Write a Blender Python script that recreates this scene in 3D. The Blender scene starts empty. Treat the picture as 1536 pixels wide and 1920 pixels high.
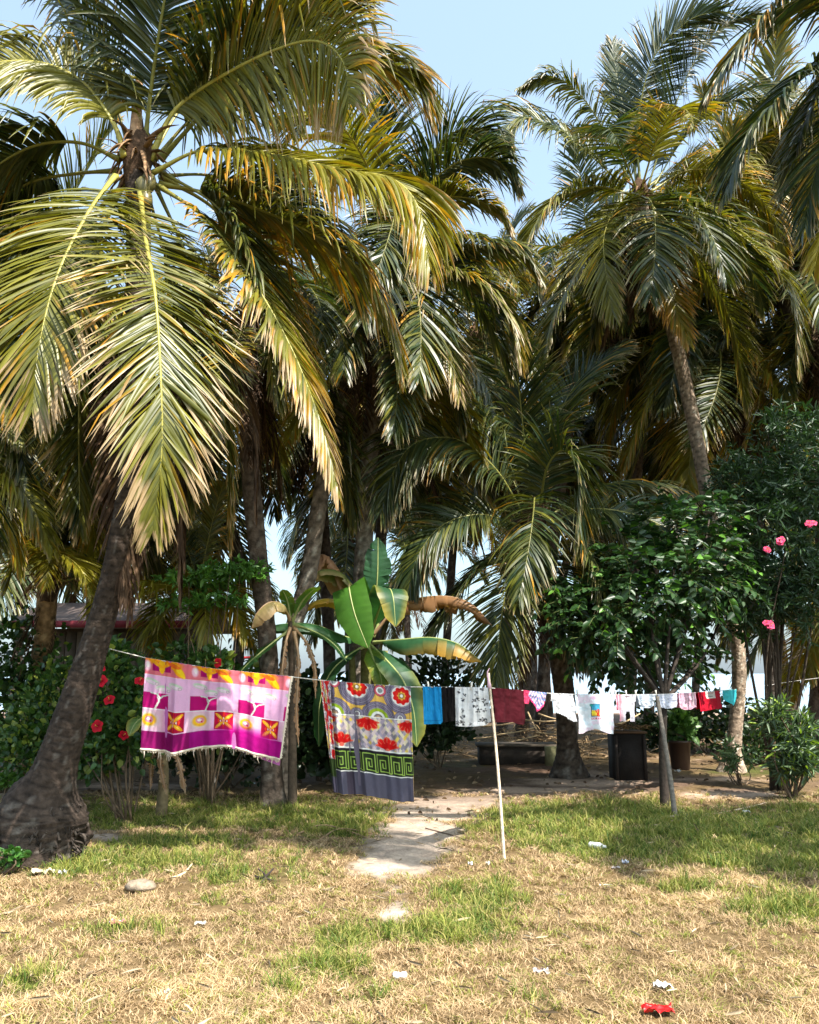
import bpy, math, random
import numpy as np
from mathutils import Vector
random.seed(7)
RNG = np.random.default_rng(7)
SC = bpy.context.scene
COL = SC.collection
R = math.radians

# ------------------------------------------------------------------ camera
TILT = R(11.4); FPX = 1500.0; EYE = 1.6
cam_d = bpy.data.cameras.new('camera'); cam = bpy.data.objects.new('camera', cam_d); COL.objects.link(cam)
cam.location = (0, 0, EYE); cam.rotation_euler = (R(90) + TILT, 0, 0)
cam_d.sensor_fit = 'VERTICAL'; cam_d.sensor_height = 24; cam_d.lens = 24 * FPX / 1920
cam_d.clip_start = 0.05; cam_d.clip_end = 6000
SC.camera = cam
# ------------------------------------------------------------------ light
SUN_EL, SUN_AZ = R(55), R(44)          # azimuth measured from behind the camera towards +X
SD = Vector((math.sin(SUN_AZ) * math.cos(SUN_EL), -math.cos(SUN_AZ) * math.cos(SUN_EL), math.sin(SUN_EL)))
w = bpy.data.worlds.new('World'); SC.world = w; w.use_nodes = True
nt = w.node_tree; bg = nt.nodes['Background']
sky = nt.nodes.new('ShaderNodeTexSky'); sky.sky_type = 'NISHITA'; sky.sun_disc = False
sky.sun_elevation = SUN_EL; sky.sun_rotation = math.atan2(SD.x, SD.y); sky.air_density = 1.0; sky.dust_density = 3.5; sky.ozone_density = 1.6
tint = nt.nodes.new('ShaderNodeVectorMath'); tint.operation = 'MULTIPLY'; tint.inputs[1].default_value = (.95, 1.12, 1.08)
nt.links.new(sky.outputs[0], tint.inputs[0]); veil = nt.nodes.new('ShaderNodeVectorMath'); veil.operation = 'ADD'; veil.inputs[1].default_value = (1.45, 1.7, 2.0)   # thin even haze over the blue
nt.links.new(tint.outputs[0], veil.inputs[0]); nt.links.new(veil.outputs[0], bg.inputs[0]); bg.inputs[1].default_value = 0.115
sl = bpy.data.lights.new('sun', 'SUN'); sl.energy = 5.0; sl.angle = R(0.5); sl.color = (1.0, 0.945, 0.86)
so = bpy.data.objects.new('sun', sl); COL.objects.link(so); so.rotation_euler = SD.to_track_quat('Z', 'Y').to_euler(); so.location = (6, -6, 20)
SC.view_settings.view_transform = 'Standard'; SC.view_settings.look = 'None'
SC.view_settings.gamma = 1; SC.view_settings.exposure = 1.12; SC.view_settings.use_curve_mapping = False
SC.cycles.max_bounces = 6; SC.cycles.transparent_max_bounces = 8; SC.cycles.diffuse_bounces = 2

# ------------------------------------------------------------------ helpers
ct, st = math.cos(TILT), math.sin(TILT)
def P(px, py, Y):
    "point of the scene that lies on the plane y=Y"
    x = (px - 768) / FPX; v = (960 - py) / FPX
    dy = ct - v * st; dz = st + v * ct
    s = Y / dy
    return np.array([x * s, Y, EYE + dz * s])
def G(px, py):
    x = (px - 768) / FPX; v = (960 - py) / FPX
    dy = ct - v * st; dz = st + v * ct
    s = -EYE / dz
    return np.array([x * s, dy * s, 0.0])
def lin(c):
    c = np.asarray(c, float) / 255.0
    return np.where(c <= 0.04045, c / 12.92, ((c + 0.055) / 1.055) ** 2.4)
def nrm(a): return a / (np.linalg.norm(a, axis=-1, keepdims=True) + 1e-9)
def srnd(x, y, s=0.0):
    "cheap smooth value noise, 0..1"
    def h(i, j): return np.modf(np.abs(np.sin(i * 127.1 + j * 311.7 + s * 74.7) * 43758.5453))[0]
    xi, yi = np.floor(x), np.floor(y); xf, yf = x - xi, y - yi
    xf = xf * xf * (3 - 2 * xf); yf = yf * yf * (3 - 2 * yf)
    return (h(xi, yi) * (1 - xf) + h(xi + 1, yi) * xf) * (1 - yf) + (h(xi, yi + 1) * (1 - xf) + h(xi + 1, yi + 1) * xf) * yf
def fbm(x, y, s=0.0, o=4):
    t = 0; a = .5
    for k in range(o): t = t + a * srnd(x * 2 ** k, y * 2 ** k, s + k); a *= .5
    return t / (1 - .5 ** o)

def npmesh(name, V, F, C=None, smooth=True):
    "F: list of int arrays (n,k)"
    me = bpy.data.meshes.new(name)
    V = np.asarray(V, np.float32).reshape(-1, 3)
    F = [np.asarray(f, np.int32) for f in (F if isinstance(F, (list, tuple)) else [F]) if len(f)]
    me.vertices.add(len(V)); me.vertices.foreach_set('co', V.ravel())
    idx = np.concatenate([f.ravel() for f in F]); tot = np.concatenate([np.full(len(f), f.shape[1], np.int32) for f in F])
    me.loops.add(len(idx)); me.loops.foreach_set('vertex_index', idx)
    me.polygons.add(len(tot)); me.polygons.foreach_set('loop_start', np.concatenate([[0], np.cumsum(tot)[:-1]]).astype(np.int32))
    me.polygons.foreach_set('loop_total', tot)
    if smooth: me.polygons.foreach_set('use_smooth', np.ones(len(tot), bool))
    me.update(calc_edges=True)
    if C is not None:
        at = me.color_attributes.new('Col', 'FLOAT_COLOR', 'POINT')
        C = np.asarray(C, np.float32); C4 = np.ones((len(V), 4), np.float32); C4[:, :3] = C
        at.data.foreach_set('color', C4.ravel())
    return me
def link(name, me, mat=None, parent=None, loc=(0, 0, 0)):
    o = bpy.data.objects.new(name, me); COL.objects.link(o)
    o.location = loc
    if mat is not None and me is not None and len(me.materials) == 0: me.materials.append(mat)
    if parent is not None: o.parent = parent
    return o
def tag(o, label=None, cat=None, group=None, kind=None):
    if label: o['label'] = label
    if cat: o['category'] = cat
    if group: o['group'] = group
    if kind: o['kind'] = kind
    return o
def thing(name, loc, label, cat, group=None):
    return tag(link(name, None, loc=tuple(loc)), label, cat, group)

class MB:
    "collects geometry"
    def __init__(s): s.V = []; s.F = {3: [], 4: []}; s.C = []; s.n = 0
    def add(s, V, F, C=None):
        V = np.asarray(V, float).reshape(-1, 3)
        for f in (F if isinstance(F, list) else [F]):
            f = np.asarray(f, int)
            if len(f): s.F[f.shape[1]].append(f + s.n)
        s.V.append(V)
        if C is None: C = (.5, .5, .5)
        C = np.asarray(C, float)
        s.C.append(np.broadcast_to(C, (len(V), 3)) if C.ndim == 1 else C)
        s.n += len(V)
    def build(s, name, mat, parent=None, origin=(0, 0, 0), smooth=True, loc=(0, 0, 0)):
        V = np.concatenate(s.V) - np.asarray(origin); F = [np.concatenate(f) for f in s.F.values() if f]
        return link(name, npmesh(name, V, F, np.concatenate(s.C), smooth), mat, parent, loc)

def spline(ctrl, m):
    c = np.asarray(ctrl, float); n = len(c)
    if n == 2: return c[0] + np.linspace(0, 1, m)[:, None] * (c[1] - c[0])
    e = np.vstack([2 * c[0] - c[1], c, 2 * c[-1] - c[-2]])
    out = []
    for i in range(n - 1):
        p0, p1, p2, p3 = e[i:i + 4]; t = np.linspace(0, 1, 24, endpoint=False)[:, None]
        out.append(.5 * (2 * p1 + (p2 - p0) * t + (2 * p0 - 5 * p1 + 4 * p2 - p3) * t ** 2 + (3 * p1 - p0 - 3 * p2 + p3) * t ** 3))
    out = np.vstack(out + [c[-1:]])
    d = np.concatenate([[0], np.cumsum(np.linalg.norm(np.diff(out[:, :3], axis=0), axis=1))])
    q = np.linspace(0, d[-1], m)
    return np.stack([np.interp(q, d, out[:, k]) for k in range(c.shape[1])], 1)
def frames(Pt, N0=None):
    T = nrm(np.gradient(Pt, axis=0))
    if N0 is None:
        N0 = np.array([0, 0, 1.]) - T[0][2] * T[0]
        if np.linalg.norm(N0) < .05: N0 = np.array([0, -1., .2])
    N = np.zeros_like(T); n = N0
    for i in range(len(T)):
        n = n - np.dot(n, T[i]) * T[i]; n = n / (np.linalg.norm(n) + 1e-9); N[i] = n
    return T, N, np.cross(T, N)
def tube(Pt, rad, S=8, N0=None, flat=1.0, mod=None):
    Pt = np.asarray(Pt, float); rad = np.broadcast_to(np.asarray(rad, float), (len(Pt),))
    T, N, B = frames(Pt, N0)
    a = np.linspace(0, 2 * np.pi, S, endpoint=False)
    m = 1.0 if mod is None else mod
    V = Pt[:, None] + (rad[:, None] * m)[..., None] * (np.cos(a)[None, :, None] * N[:, None] * flat + np.sin(a)[None, :, None] * B[:, None])
    n = len(Pt); i = np.arange(n - 1)[:, None]; j = np.arange(S)[None]
    F = np.stack([i * S + j, i * S + (j + 1) % S, (i + 1) * S + (j + 1) % S, (i + 1) * S + j], -1).reshape(-1, 4)
    V = V.reshape(-1, 3); c0 = len(V); V = np.vstack([V, Pt[:1], Pt[-1:]])
    cap = [np.stack([np.full(S, c0), (np.arange(S) + 1) % S, np.arange(S)], 1),
           np.stack([np.full(S, c0 + 1), (n - 1) * S + np.arange(S), (n - 1) * S + (np.arange(S) + 1) % S], 1)]
    return V, [F, np.vstack(cap)]
def box(c, s, rz=0.0, jit=0):
    x, y, z = np.array(s) / 2.
    V = np.array([[a * x, b * y, d * z] for a in (-1, 1) for b in (-1, 1) for d in (-1, 1)])
    if jit: V += RNG.normal(0, jit, V.shape)
    cr, sr = math.cos(rz), math.sin(rz)
    V = np.stack([V[:, 0] * cr - V[:, 1] * sr, V[:, 0] * sr + V[:, 1] * cr, V[:, 2]], 1) + np.asarray(c)
    return V, np.array([[0, 1, 3, 2], [4, 6, 7, 5], [0, 4, 5, 1], [2, 3, 7, 6], [0, 2, 6, 4], [1, 5, 7, 3]])
def lathe(prof, S=24, c=(0, 0, 0)):
    pr = np.asarray(prof, float); a = np.linspace(0, 2 * np.pi, S, endpoint=False)
    V = np.stack([pr[:, 0:1] * np.cos(a), pr[:, 0:1] * np.sin(a), np.repeat(pr[:, 1:2], S, 1)], -1).reshape(-1, 3) + np.asarray(c)
    n = len(pr); i = np.arange(n - 1)[:, None]; j = np.arange(S)[None]
    return V, np.stack([i * S + j, i * S + (j + 1) % S, (i + 1) * S + (j + 1) % S, (i + 1) * S + j], -1).reshape(-1, 4)

# ------------------------------------------------------------------ materials
def mat_attr(name, rough=.6, spec=.4, transl=0.0, tcol=(1.3, 1.4, .7), noise=.35, nscale=14, bump=0.0, bscale=30, sheen=0, stripes=None):
    m = bpy.data.materials.new(name); m.use_nodes = True; t = m.node_tree; N = t.nodes; L = t.links
    b = N['Principled BSDF']; out = N['Material Output']
    at = N.new('ShaderNodeAttribute'); at.attribute_name = 'Col'
    tc = N.new('ShaderNodeTexCoord')
    no = N.new('ShaderNodeTexNoise'); no.inputs['Scale'].default_value = nscale; no.inputs['Detail'].default_value = 5; L.new(tc.outputs['Object'], no.inputs['Vector'])
    mr = N.new('ShaderNodeMapRange'); mr.inputs[1].default_value = .25; mr.inputs[2].default_value = .75
    mr.inputs[3].default_value = 1 - noise; mr.inputs[4].default_value = 1 + noise; L.new(no.outputs[0], mr.inputs[0])
    mx = N.new('ShaderNodeVectorMath'); mx.operation = 'SCALE'; L.new(at.outputs['Color'], mx.inputs[0]); L.new(mr.outputs[0], mx.inputs['Scale'])
    L.new(mx.outputs[0], b.inputs['Base Color'])
    b.inputs['Roughness'].default_value = rough; b.inputs['Specular IOR Level'].default_value = spec
    if sheen: b.inputs['Sheen Weight'].default_value = sheen
    if bump:
        n2 = N.new('ShaderNodeTexNoise'); n2.inputs['Scale'].default_value = bscale; n2.inputs['Detail'].default_value = 8; L.new(tc.outputs['Object'], n2.inputs['Vector'])
        bu = N.new('ShaderNodeBump'); bu.inputs['Strength'].default_value = bump; bu.inputs['Distance'].default_value = .02
        L.new(n2.outputs[0], bu.inputs['Height']); L.new(bu.outputs[0], b.inputs['Normal'])
    if transl:
        tr = N.new('ShaderNodeBsdfTranslucent'); mm = N.new('ShaderNodeVectorMath'); mm.operation = 'MULTIPLY'; mm.inputs[1].default_value = tcol
        L.new(mx.outputs[0], mm.inputs[0]); L.new(mm.outputs[0], tr.inputs[0])
        mi = N.new('ShaderNodeMixShader'); mi.inputs[0].default_value = transl
        L.new(b.outputs[0], mi.inputs[1]); L.new(tr.outputs[0], mi.inputs[2]); L.new(mi.outputs[0], out.inputs[0])
    return m
M = dict(
    leaf=mat_attr('palm_leaf', .40, .5, .26, (1.5, 1.5, .5), .25, 6),
    midrib=mat_attr('palm_midrib', .45, .4, 0, noise=.2, nscale=20),
    dead=mat_attr('dead_palm_leaf', .8, .2, .1, (1.2, 1, .7), .4, 8),
    trunk=mat_attr('palm_trunk', .9, .15, 0, noise=.55, nscale=16, bump=.9, bscale=26),
    fiber=mat_attr('crown_fiber', .95, .1, 0, noise=.5, nscale=25, bump=.8),
    broad=mat_attr('broad_leaf', .4, .45, .2, (1.3, 1.6, .5), .25, 9),
    banana=mat_attr('banana_leaf', .45, .4, .38, (1.2, 1.5, .5), .18, 7),
    flower=mat_attr('petal', .6, .2, .25, (1, 1, 1), .1, 30),
    stem=mat_attr('woody_stem', .85, .2, 0, noise=.4, nscale=20, bump=.5),
    grass=mat_attr('grass_blade', .6, .25, .25, (1.1, 1.2, .7), .15, 3),
    cloth=mat_attr('printed_cotton', .85, .15, .22, (1, 1, 1), .04, 60, bump=.1, bscale=400),
    paint=mat_attr('weathered_surface', .75, .25, 0, noise=.25, nscale=9, bump=.3),
    plastic=mat_attr('plastic', .35, .5, 0, noise=.08, nscale=12),
    concrete=mat_attr('stained_concrete', .9, .2, 0, noise=.35, nscale=7, bump=.6),
)

# ------------------------------------------------------------------ ground masks
def to_px(x, y, z=0.0):
    dz = z - EYE
    f = y * ct + dz * st; u = -y * st + dz * ct
    f = np.maximum(f, .2)
    return 768 + FPX * x / f, 960 - FPX * u / f
def blobs(px, py, L):
    r = np.zeros_like(px)
    for (cx, cy, sx, sy, a) in L:
        r = np.maximum(r, a * np.exp(-(((px - cx) / sx) ** 2 + ((py - cy) / sy) ** 2)))
    return r
SAND = [(742, 1712, 52, 28, 1.2), (738, 1668, 44, 22, .95), (745, 1625, 88, 28, 1.5), (765, 1590, 88, 30, 1.5), (785, 1556, 88, 28, 1.5), (810, 1525, 105, 26, 1.45), (850, 1500, 140, 18, 1.3),
        (190, 1572, 80, 20, 1.1), (60, 1492, 120, 14, 1.1), (250, 1476, 170, 12, 1.1), (420, 1508, 130, 8, .7), (860, 1500, 130, 16, 1.1), (700, 1470, 300, 16, .8),
        (960, 1480, 200, 26, 1.2), (1100, 1470, 240, 26, 1.2), (1380, 1488, 140, 12, 1.2), (1300, 1465, 150, 14, 1), (1000, 1440, 160, 20, 1.1), (1240, 1440, 140, 14, .8)]
GREEN = [(420, 1535, 340, 26, 1.1), (620, 1545, 120, 22, 1), (330, 1580, 160, 18, .95), (200, 1625, 260, 26, .9), (60, 1625, 120, 24, .8), (430, 1650, 110, 22, .75), (400, 1690, 60, 26, .5),
         (820, 1745, 140, 34, .95), (900, 1690, 120, 44, .8), (930, 1660, 60, 26, .6), (640, 1760, 90, 26, .85), (600, 1815, 100, 26, .9), (540, 1860, 70, 18, .6), (60, 1840, 70, 22, .8), (760, 1640, 130, 20, .3),
         (1180, 1545, 330, 34, 1.2), (1000, 1530, 120, 24, 1.0), (1440, 1560, 200, 44, 1.2), (1150, 1590, 160, 26, .85), (1400, 1610, 210, 28, 1.0), (1480, 1705, 130, 34, .8), (1300, 1660, 200, 20, .5), (240, 1745, 90, 12, .5),
         (1440, 1446, 160, 12, .9), (30, 1462, 60, 14, 1.2), (900, 1432, 120, 8, .8), (1500, 1496, 60, 12, .5), (560, 1625, 60, 30, .45), (1020, 1880, 120, 20, .25), (700, 1880, 110, 20, .35)]
def masks(x, y):
    px, py = to_px(x, y)
    n1 = fbm(x * 1.3, y * 1.3, 1.0); n2 = fbm(x * 5, y * 5, 2.0); n3 = fbm(x * .5, y * .5, 3.)
    s = blobs(px, py, SAND) + (n2 - .5) * .75 + (n1 - .5) * .5
    far = np.clip((y - 10.2) / 2.0, 0, 1)
    s = np.maximum(s, far * (.55 + (n1 - .5) * 1.1))
    s = np.maximum(s, np.clip((y - 20) / 8, 0, 1))
    g = blobs(px, py, GREEN) + (n1 - .5) * .8 + (n2 - .5) * .55
    out = (py > 1990) | (np.abs(px - 768) > 1100)
    g = np.where(out, n3 * 1.1 - .1 + (n2 - .5) * .5, g)
    s = np.clip((s - .42 + (fbm(x * 14, y * 14, 71.) - .5) * .55) * 1.7, 0, 1); g = np.clip((g - .22) * 2.2, 0, 1)
    return s, g
# ------------------------------------------------------------------ ground
def dense(a, b, st_, lo, hi):
    m = np.arange(a, b + 1e-6, st_)
    l = a - np.cumsum(.3 * 1.35 ** np.arange(40)); l = np.append(l[l > lo], lo)
    h = b + np.cumsum(.3 * 1.35 ** np.arange(40)); h = np.append(h[h < hi], hi)
    return np.concatenate([l[::-1], m, h])
gx = dense(-8, 8, .05, -1500, 1500); gy = np.concatenate([dense(3.0, 16.5, .05, -300, 46.0)])
gx = np.unique(gx); gy = np.unique(gy)
X, Y = np.meshgrid(gx, gy)
def gz(x, y):
    near = np.exp(-((np.maximum(np.abs(x) - 8, 0) / 6) ** 2))
    z = ((fbm(x * .8, y * .8, 9.) - .5) * .07 + (fbm(x * 4, y * 4, 5.) - .5) * .035) * near
    return z - np.clip((y - 36) / 10, 0, 1) * .75
Z = gz(X, Y)
s_, g_ = masks(X, Y)
nz = fbm(X * 9, Y * 9, 11.)[..., None]; nl = fbm(X * 1.1, Y * 1.1, 12.)[..., None]
c_straw = lin((104, 86, 60)) * (.6 + .8 * nz); c_green = lin((74, 76, 38)) * (.6 + .8 * nz)
c_sand = lin((176, 158, 142)) * (.62 + .65 * nz) * (1 - .25 * (nl > .62)); c_dirt_sun = lin((104, 84, 70)) * (.75 + .5 * nz)
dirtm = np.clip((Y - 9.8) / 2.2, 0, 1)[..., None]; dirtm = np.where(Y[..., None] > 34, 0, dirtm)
_px, _py = to_px(X, Y)
sun_strip = blobs(_px, _py, [(930, 1412, 120, 8, 1), (1000, 1482, 170, 7, 1), (1090, 1468, 130, 12, 1), (1330, 1492, 180, 9, 1), (1120, 1400, 90, 16, 1), (1110, 1450, 70, 14, .8), (1300, 1420, 90, 6, .8), (860, 1422, 80, 7, .9), (250, 1474, 200, 7, 1), (60, 1490, 140, 10, 1), (1480, 1345, 200, 12, 1), (1400, 1462, 120, 8, .8)])  # sun patches painted pale onto dirt darkened for the tree shade
sun_strip = np.clip((sun_strip + (fbm(X * 2, Y * 2, 31.) - .5) * .8 - .35) * 3, 0, 1)[..., None]
c_dirt_sun = c_dirt_sun * (1 - sun_strip) + lin((190, 164, 142)) * (.8 + .3 * nz) * sun_strip
c_s = c_sand * (1 - dirtm) + c_dirt_sun * dirtm
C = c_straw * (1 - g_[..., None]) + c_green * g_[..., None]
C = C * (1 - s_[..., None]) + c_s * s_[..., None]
ny, nx = X.shape; i, j = np.meshgrid(np.arange(ny - 1), np.arange(nx - 1), indexing='ij')
Fq = np.stack([i * nx + j, i * nx + j + 1, (i + 1) * nx + j + 1, (i + 1) * nx + j], -1).reshape(-1, 4)
M['ground'] = mat_attr('sandy_ground', .95, .1, 0, noise=.22, nscale=24, bump=.7, bscale=45)
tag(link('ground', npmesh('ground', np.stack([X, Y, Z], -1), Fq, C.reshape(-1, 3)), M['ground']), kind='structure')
# sea
m = bpy.data.materials.new('sea_water'); m.use_nodes = True; b = m.node_tree.nodes['Principled BSDF']
b.inputs['Base Color'].default_value = (.30, .38, .45, 1); b.inputs['Roughness'].default_value = .22
no = m.node_tree.nodes.new('ShaderNodeTexNoise'); no.inputs['Scale'].default_value = 1.2; no.inputs['Detail'].default_value = 6
tc = m.node_tree.nodes.new('ShaderNodeTexCoord'); m.node_tree.links.new(tc.outputs['Object'], no.inputs[0])
bu = m.node_tree.nodes.new('ShaderNodeBump'); bu.inputs['Strength'].default_value = .5; bu.inputs['Distance'].default_value = .3
m.node_tree.links.new(no.outputs[0], bu.inputs['Height']); m.node_tree.links.new(bu.outputs[0], b.inputs['Normal'])
tag(link('sea', npmesh('sea', [[-3000, 38, -.45], [3000, 38, -.45], [3000, 5000, -.45], [-3000, 5000, -.45]], np.array([[0, 1, 2, 3]]), smooth=False), m), kind='structure')

# ------------------------------------------------------------------ grass (uncountable)
def blades(x, y, h, wd, lean, cb, ctip, rng):
    n = len(x); az = rng.uniform(0, 2 * np.pi, n); z0 = gz(x, y)
    d = np.stack([np.cos(az), np.sin(az), np.zeros(n)], 1); wv = np.stack([-np.sin(az), np.cos(az), np.zeros(n)], 1)
    wa = rng.uniform(0, np.pi, n)
    wv = wv * np.cos(wa)[:, None] + d * np.sin(wa)[:, None]
    b0 = np.stack([x, y, z0 - .004], 1)
    up = np.array([0, 0, 1.])
    p1 = b0 + d * (h * lean * .35)[:, None] + up * (h * .55)[:, None]
    p2 = p1 + d * (h * lean * .8)[:, None] + up * (h * .45 * (1 - .45 * lean))[:, None]
    V = np.stack([b0 - wv * wd[:, None], b0 + wv * wd[:, None], p1 - wv * wd[:, None] * .8, p1 + wv * wd[:, None] * .8, p2], 1).reshape(-1, 3)
    o = np.arange(n)[:, None] * 5
    q = np.hstack([o, o + 1, o + 3, o + 2]); t = np.hstack([o + 2, o + 3, o + 4])
    Cc = np.stack([cb, cb, (cb + ctip) / 2, (cb + ctip) / 2, ctip], 1).reshape(-1, 3)
    return V, [q, t], Cc
def tufts(n, ylo, yhi, kind, per, seed):
    rng = np.random.default_rng(seed)
    u = rng.uniform(0, 1, n); y = ylo * (yhi / ylo) ** (u ** .85); x = rng.uniform(-1, 1, n) * (.62 * y + .3)
    s, g = masks(x, y)
    bare = np.clip((fbm(x * 9, y * 9, 51., 3) - .36) * 4.5, 0, 1)
    if kind == 'green':
        keep = (rng.uniform(0, 1, n) < g * (1 - s) * .95)
    else:
        keep = (rng.uniform(0, 1, n) < (1 - g * .8) * (1 - s) * (.3 + .7 * bare))
    x, y, g = x[keep], y[keep], g[keep]
    # leave the bulbous foot clear
    ok = np.hypot(x + 3.42, y - 7.5) > .45; x, y, g = x[ok], y[ok], g[ok]
    k = len(x); cl = fbm(x * 9, y * 9, 51., 3) * (.6 + .8 * fbm(x * 1.7, y * 1.7, 61.))
    sc = .2 + 1.75 * cl + rng.normal(0, .18, k)
    X = np.repeat(x, per) + rng.normal(0, .022 if kind == 'green' else .02, k * per); Y = np.repeat(y, per) + rng.normal(0, .022, k * per)
    sc = np.repeat(sc, per).clip(.3, 2)
    m = k * per; r = rng.uniform(0, 1, (m, 1)); t = np.repeat(rng.uniform(0, 1, (k, 1)), per, 0)
    wfac = 1 + .09 * np.maximum(Y - 4.5, 0)
    if kind == 'green':
        h = rng.uniform(.035, .10, m) * sc; wd = rng.uniform(.0018, .0034, m) * wfac; lean = rng.uniform(.15, 1.25, m)
        a = lin((66, 94, 36)); b_ = lin((146, 146, 66)); c = lin((196, 176, 112))
        mixv = np.clip(t * .8 + r * .45 - .15, 0, 1); cb = a * (1 - mixv) + b_ * mixv; tip = np.where(r > .75, c, cb * 1.25)
    else:
        h = rng.uniform(.016, .046, m) * sc; wd = rng.uniform(.0018, .0036, m) * wfac; lean = rng.uniform(.5, 1.8, m)
        a = lin((116, 92, 64)); b_ = lin((214, 184, 144)); c = lin((132, 136, 62))
        mixv = np.clip(r * .6 + t * .3 + .35 * (np.repeat(cl, per)[:, None] - .3), 0, 1); cb = (a * (1 - mixv) + b_ * mixv) * (.8 + .4 * np.repeat(fbm(x * 1.3, y * 1.3, 91.), per)[:, None]); cb = np.where(t > .84, c, cb); tip = cb * 1.15
    return blades(X, Y, h, wd, lean, cb, tip, rng)
V, F, Cc = tufts(42000, 3.2, 11.5, 'dry', 12, 5)
tag(link('dry_grass', npmesh('dry_grass', V, F, Cc, False), M['grass']), kind='stuff')
V, F, Cc = tufts(32000, 3.2, 12.5, 'green', 11, 6)
tag(link('green_grass', npmesh('green_grass', V, F, Cc, False), M['grass']), kind='stuff')

# ------------------------------------------------------------------ palms
GRN = np.array([.030, .052, .012]); YG = np.array([.23, .205, .014]); OR = np.array([.46, .22, .012]); TAN = np.array([.40, .28, .15]); TEAL = np.array([.020, .042, .022])
def frond_geo(ctrl, rng, n=80, L=.9, w=.034, droop=1., K=5, A=3, yel=.3, brown=.25, pet=.2, lift=.25, r0=.026, ragged=.12, dead=False, N0=None, orange=.08, a0=68, a1=20, comb=1.0):
    Pt = spline(ctrl, 64); T, N, B = frames(Pt, N0)
    s = pet + (1 - pet) * (np.arange(n) + .5) / n
    s = np.concatenate([s, s]); side = np.concatenate([np.ones(n), -np.ones(n)])
    s = np.clip(s + rng.normal(0, .25 / n, 2 * n), pet, .999)
    keep = rng.uniform(0, 1, 2 * n) > ragged * .5
    s, side = s[keep], side[keep]; k = len(s)
    q = s * 63; i0 = np.minimum(q.astype(int), 62); f = (q - i0)[:, None]
    def at(a): return a[i0] * (1 - f) + a[i0 + 1] * f
    p, t, nn, bb = at(Pt), nrm(at(T)), nrm(at(N)), nrm(at(B))
    v = (s - pet) / (1 - pet)
    prof = np.interp(v, [0, .08, .3, .6, .85, 1], [.45, .75, 1, .92, .6, .28])
    clump = (np.sin(v * 37 + side * 2 + rng.uniform(0, 6)) * .5 + np.sin(v * 91 + side) * .5) * .7     # leaflets lean together in bunches
    ln = 1.12 * L * prof * rng.uniform(.86, 1.08, k) * np.where(rng.uniform(0, 1, k) < ragged * .5, rng.uniform(.4, .8, k), 1)
    a = np.radians(np.interp(v, [0, .5, 1], [a0, (a0 + a1) * .52, a1])) + rng.normal(0, .085, k) + clump * .06 * comb
    lf = np.interp(v, [0, 1], [lift + .12, lift - .1]) + rng.normal(0, .07, k) + clump * .08 * comb
    lat = bb * (side * np.cos(lf))[:, None] + nn * np.sin(lf)[:, None]
    d0 = nrm(t * np.cos(a)[:, None] + lat * np.sin(a)[:, None])
    dr = droop * rng.uniform(.7, 1.25, k) * (1 + clump * .15)
    pos = [p]; dd = []; snap = (rng.uniform(0, 1, k) < .22) * rng.uniform(.5, 2.5, k); brk = rng.uniform(.35, .9, k); sw = rng.normal(0, .10, (k, 3))
    g = np.array([0, 0, -1.])
    for j in range(K):
        d = nrm(d0 + (dr * (.75 * ((j + .4) / K) ** 1.3 + .7 * snap * (((j + .6) / K) > brk)))[:, None] * g + sw * (j / K)); dd.append(d); pos.append(pos[-1] + d * (ln / K)[:, None])
    dd.append(dd[-1]); pos = np.stack(pos, 1); dd = np.stack(dd, 1)
    tw = rng.normal(0, .38, k) + side * .35
    W = nrm(t[:, None] - (t[:, None] * dd).sum(-1, keepdims=True) * dd); Mn = np.cross(dd, W)
    W2 = W * np.cos(tw)[:, None, None] + Mn * np.sin(tw)[:, None, None]; M2 = np.cross(dd, W2)
    r = np.linspace(0, 1, K + 1)
    wr = w * .5 * np.interp(r, [0, .12, .35, .7, .9, 1], [.45, .9, 1, .72, .35, .04])
    wr = wr[None] * rng.uniform(.8, 1.15, k)[:, None]
    if A == 3:
        V = np.stack([pos - W2 * wr[..., None] , pos - M2 * (wr * .42)[..., None] * np.sign((M2 * nn[:, None]).sum(-1, keepdims=True)) * -1, pos + W2 * wr[..., None]], 2)
    else:
        V = np.stack([pos - W2 * wr[..., None], pos + W2 * wr[..., None]], 2)
    V = V.reshape(-1, 3)
    o = (np.arange(k) * (K + 1) * A)[:, None, None]; jj = (np.arange(K) * A)[None, :, None]; aa = np.arange(A - 1)[None, None]
    b0 = o + jj + aa
    F = np.stack([b0, b0 + 1, b0 + A + 1, b0 + A], -1).reshape(-1, 4)
    # colour of the leaflets themselves
    yv = np.clip(yel + rng.normal(0, .16, k)[:, None] + clump[:, None] * .1 + .35 * yel * v[:, None] + .35 * (r[None] - .4) * (yel + .2), 0, 1)
    if dead:
        c0 = np.array([.055, .032, .02]); c1 = np.array([.19, .115, .065]); yv = rng.uniform(0, 1, (k, 1)) * np.ones((1, K + 1))
        Cc = c0 + (c1 - c0) * yv[..., None] ** 2
    else:
        gb = GRN + (TEAL - GRN) * rng.uniform(0, 1, (k, 1, 1))
        Cc = gb + (YG - gb) * yv[..., None]
        om = (rng.uniform(0, 1, k) < orange * (.3 + yel))[:, None] * np.clip(r * 1.4 - .1, 0, 1)[None]
        Cc = Cc + (OR - Cc) * om[..., None]
        tl = 1.04 - .75 * brown * rng.uniform(.1, 1.3, k)[:, None] * (.3 + v[:, None])
        tm = np.clip((r[None] - tl) / .12, 0, 1)[..., None]
        Cc = Cc + (TAN - Cc) * tm
    Cc = np.repeat(Cc[:, :, None], A, 2).reshape(-1, 3)
    # midrib
    sv = np.linspace(0, 1, 64); rr = r0 * np.interp(sv, [0, .04, .12, 1], [2.1, 1.5, 1.0, .14])
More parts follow.
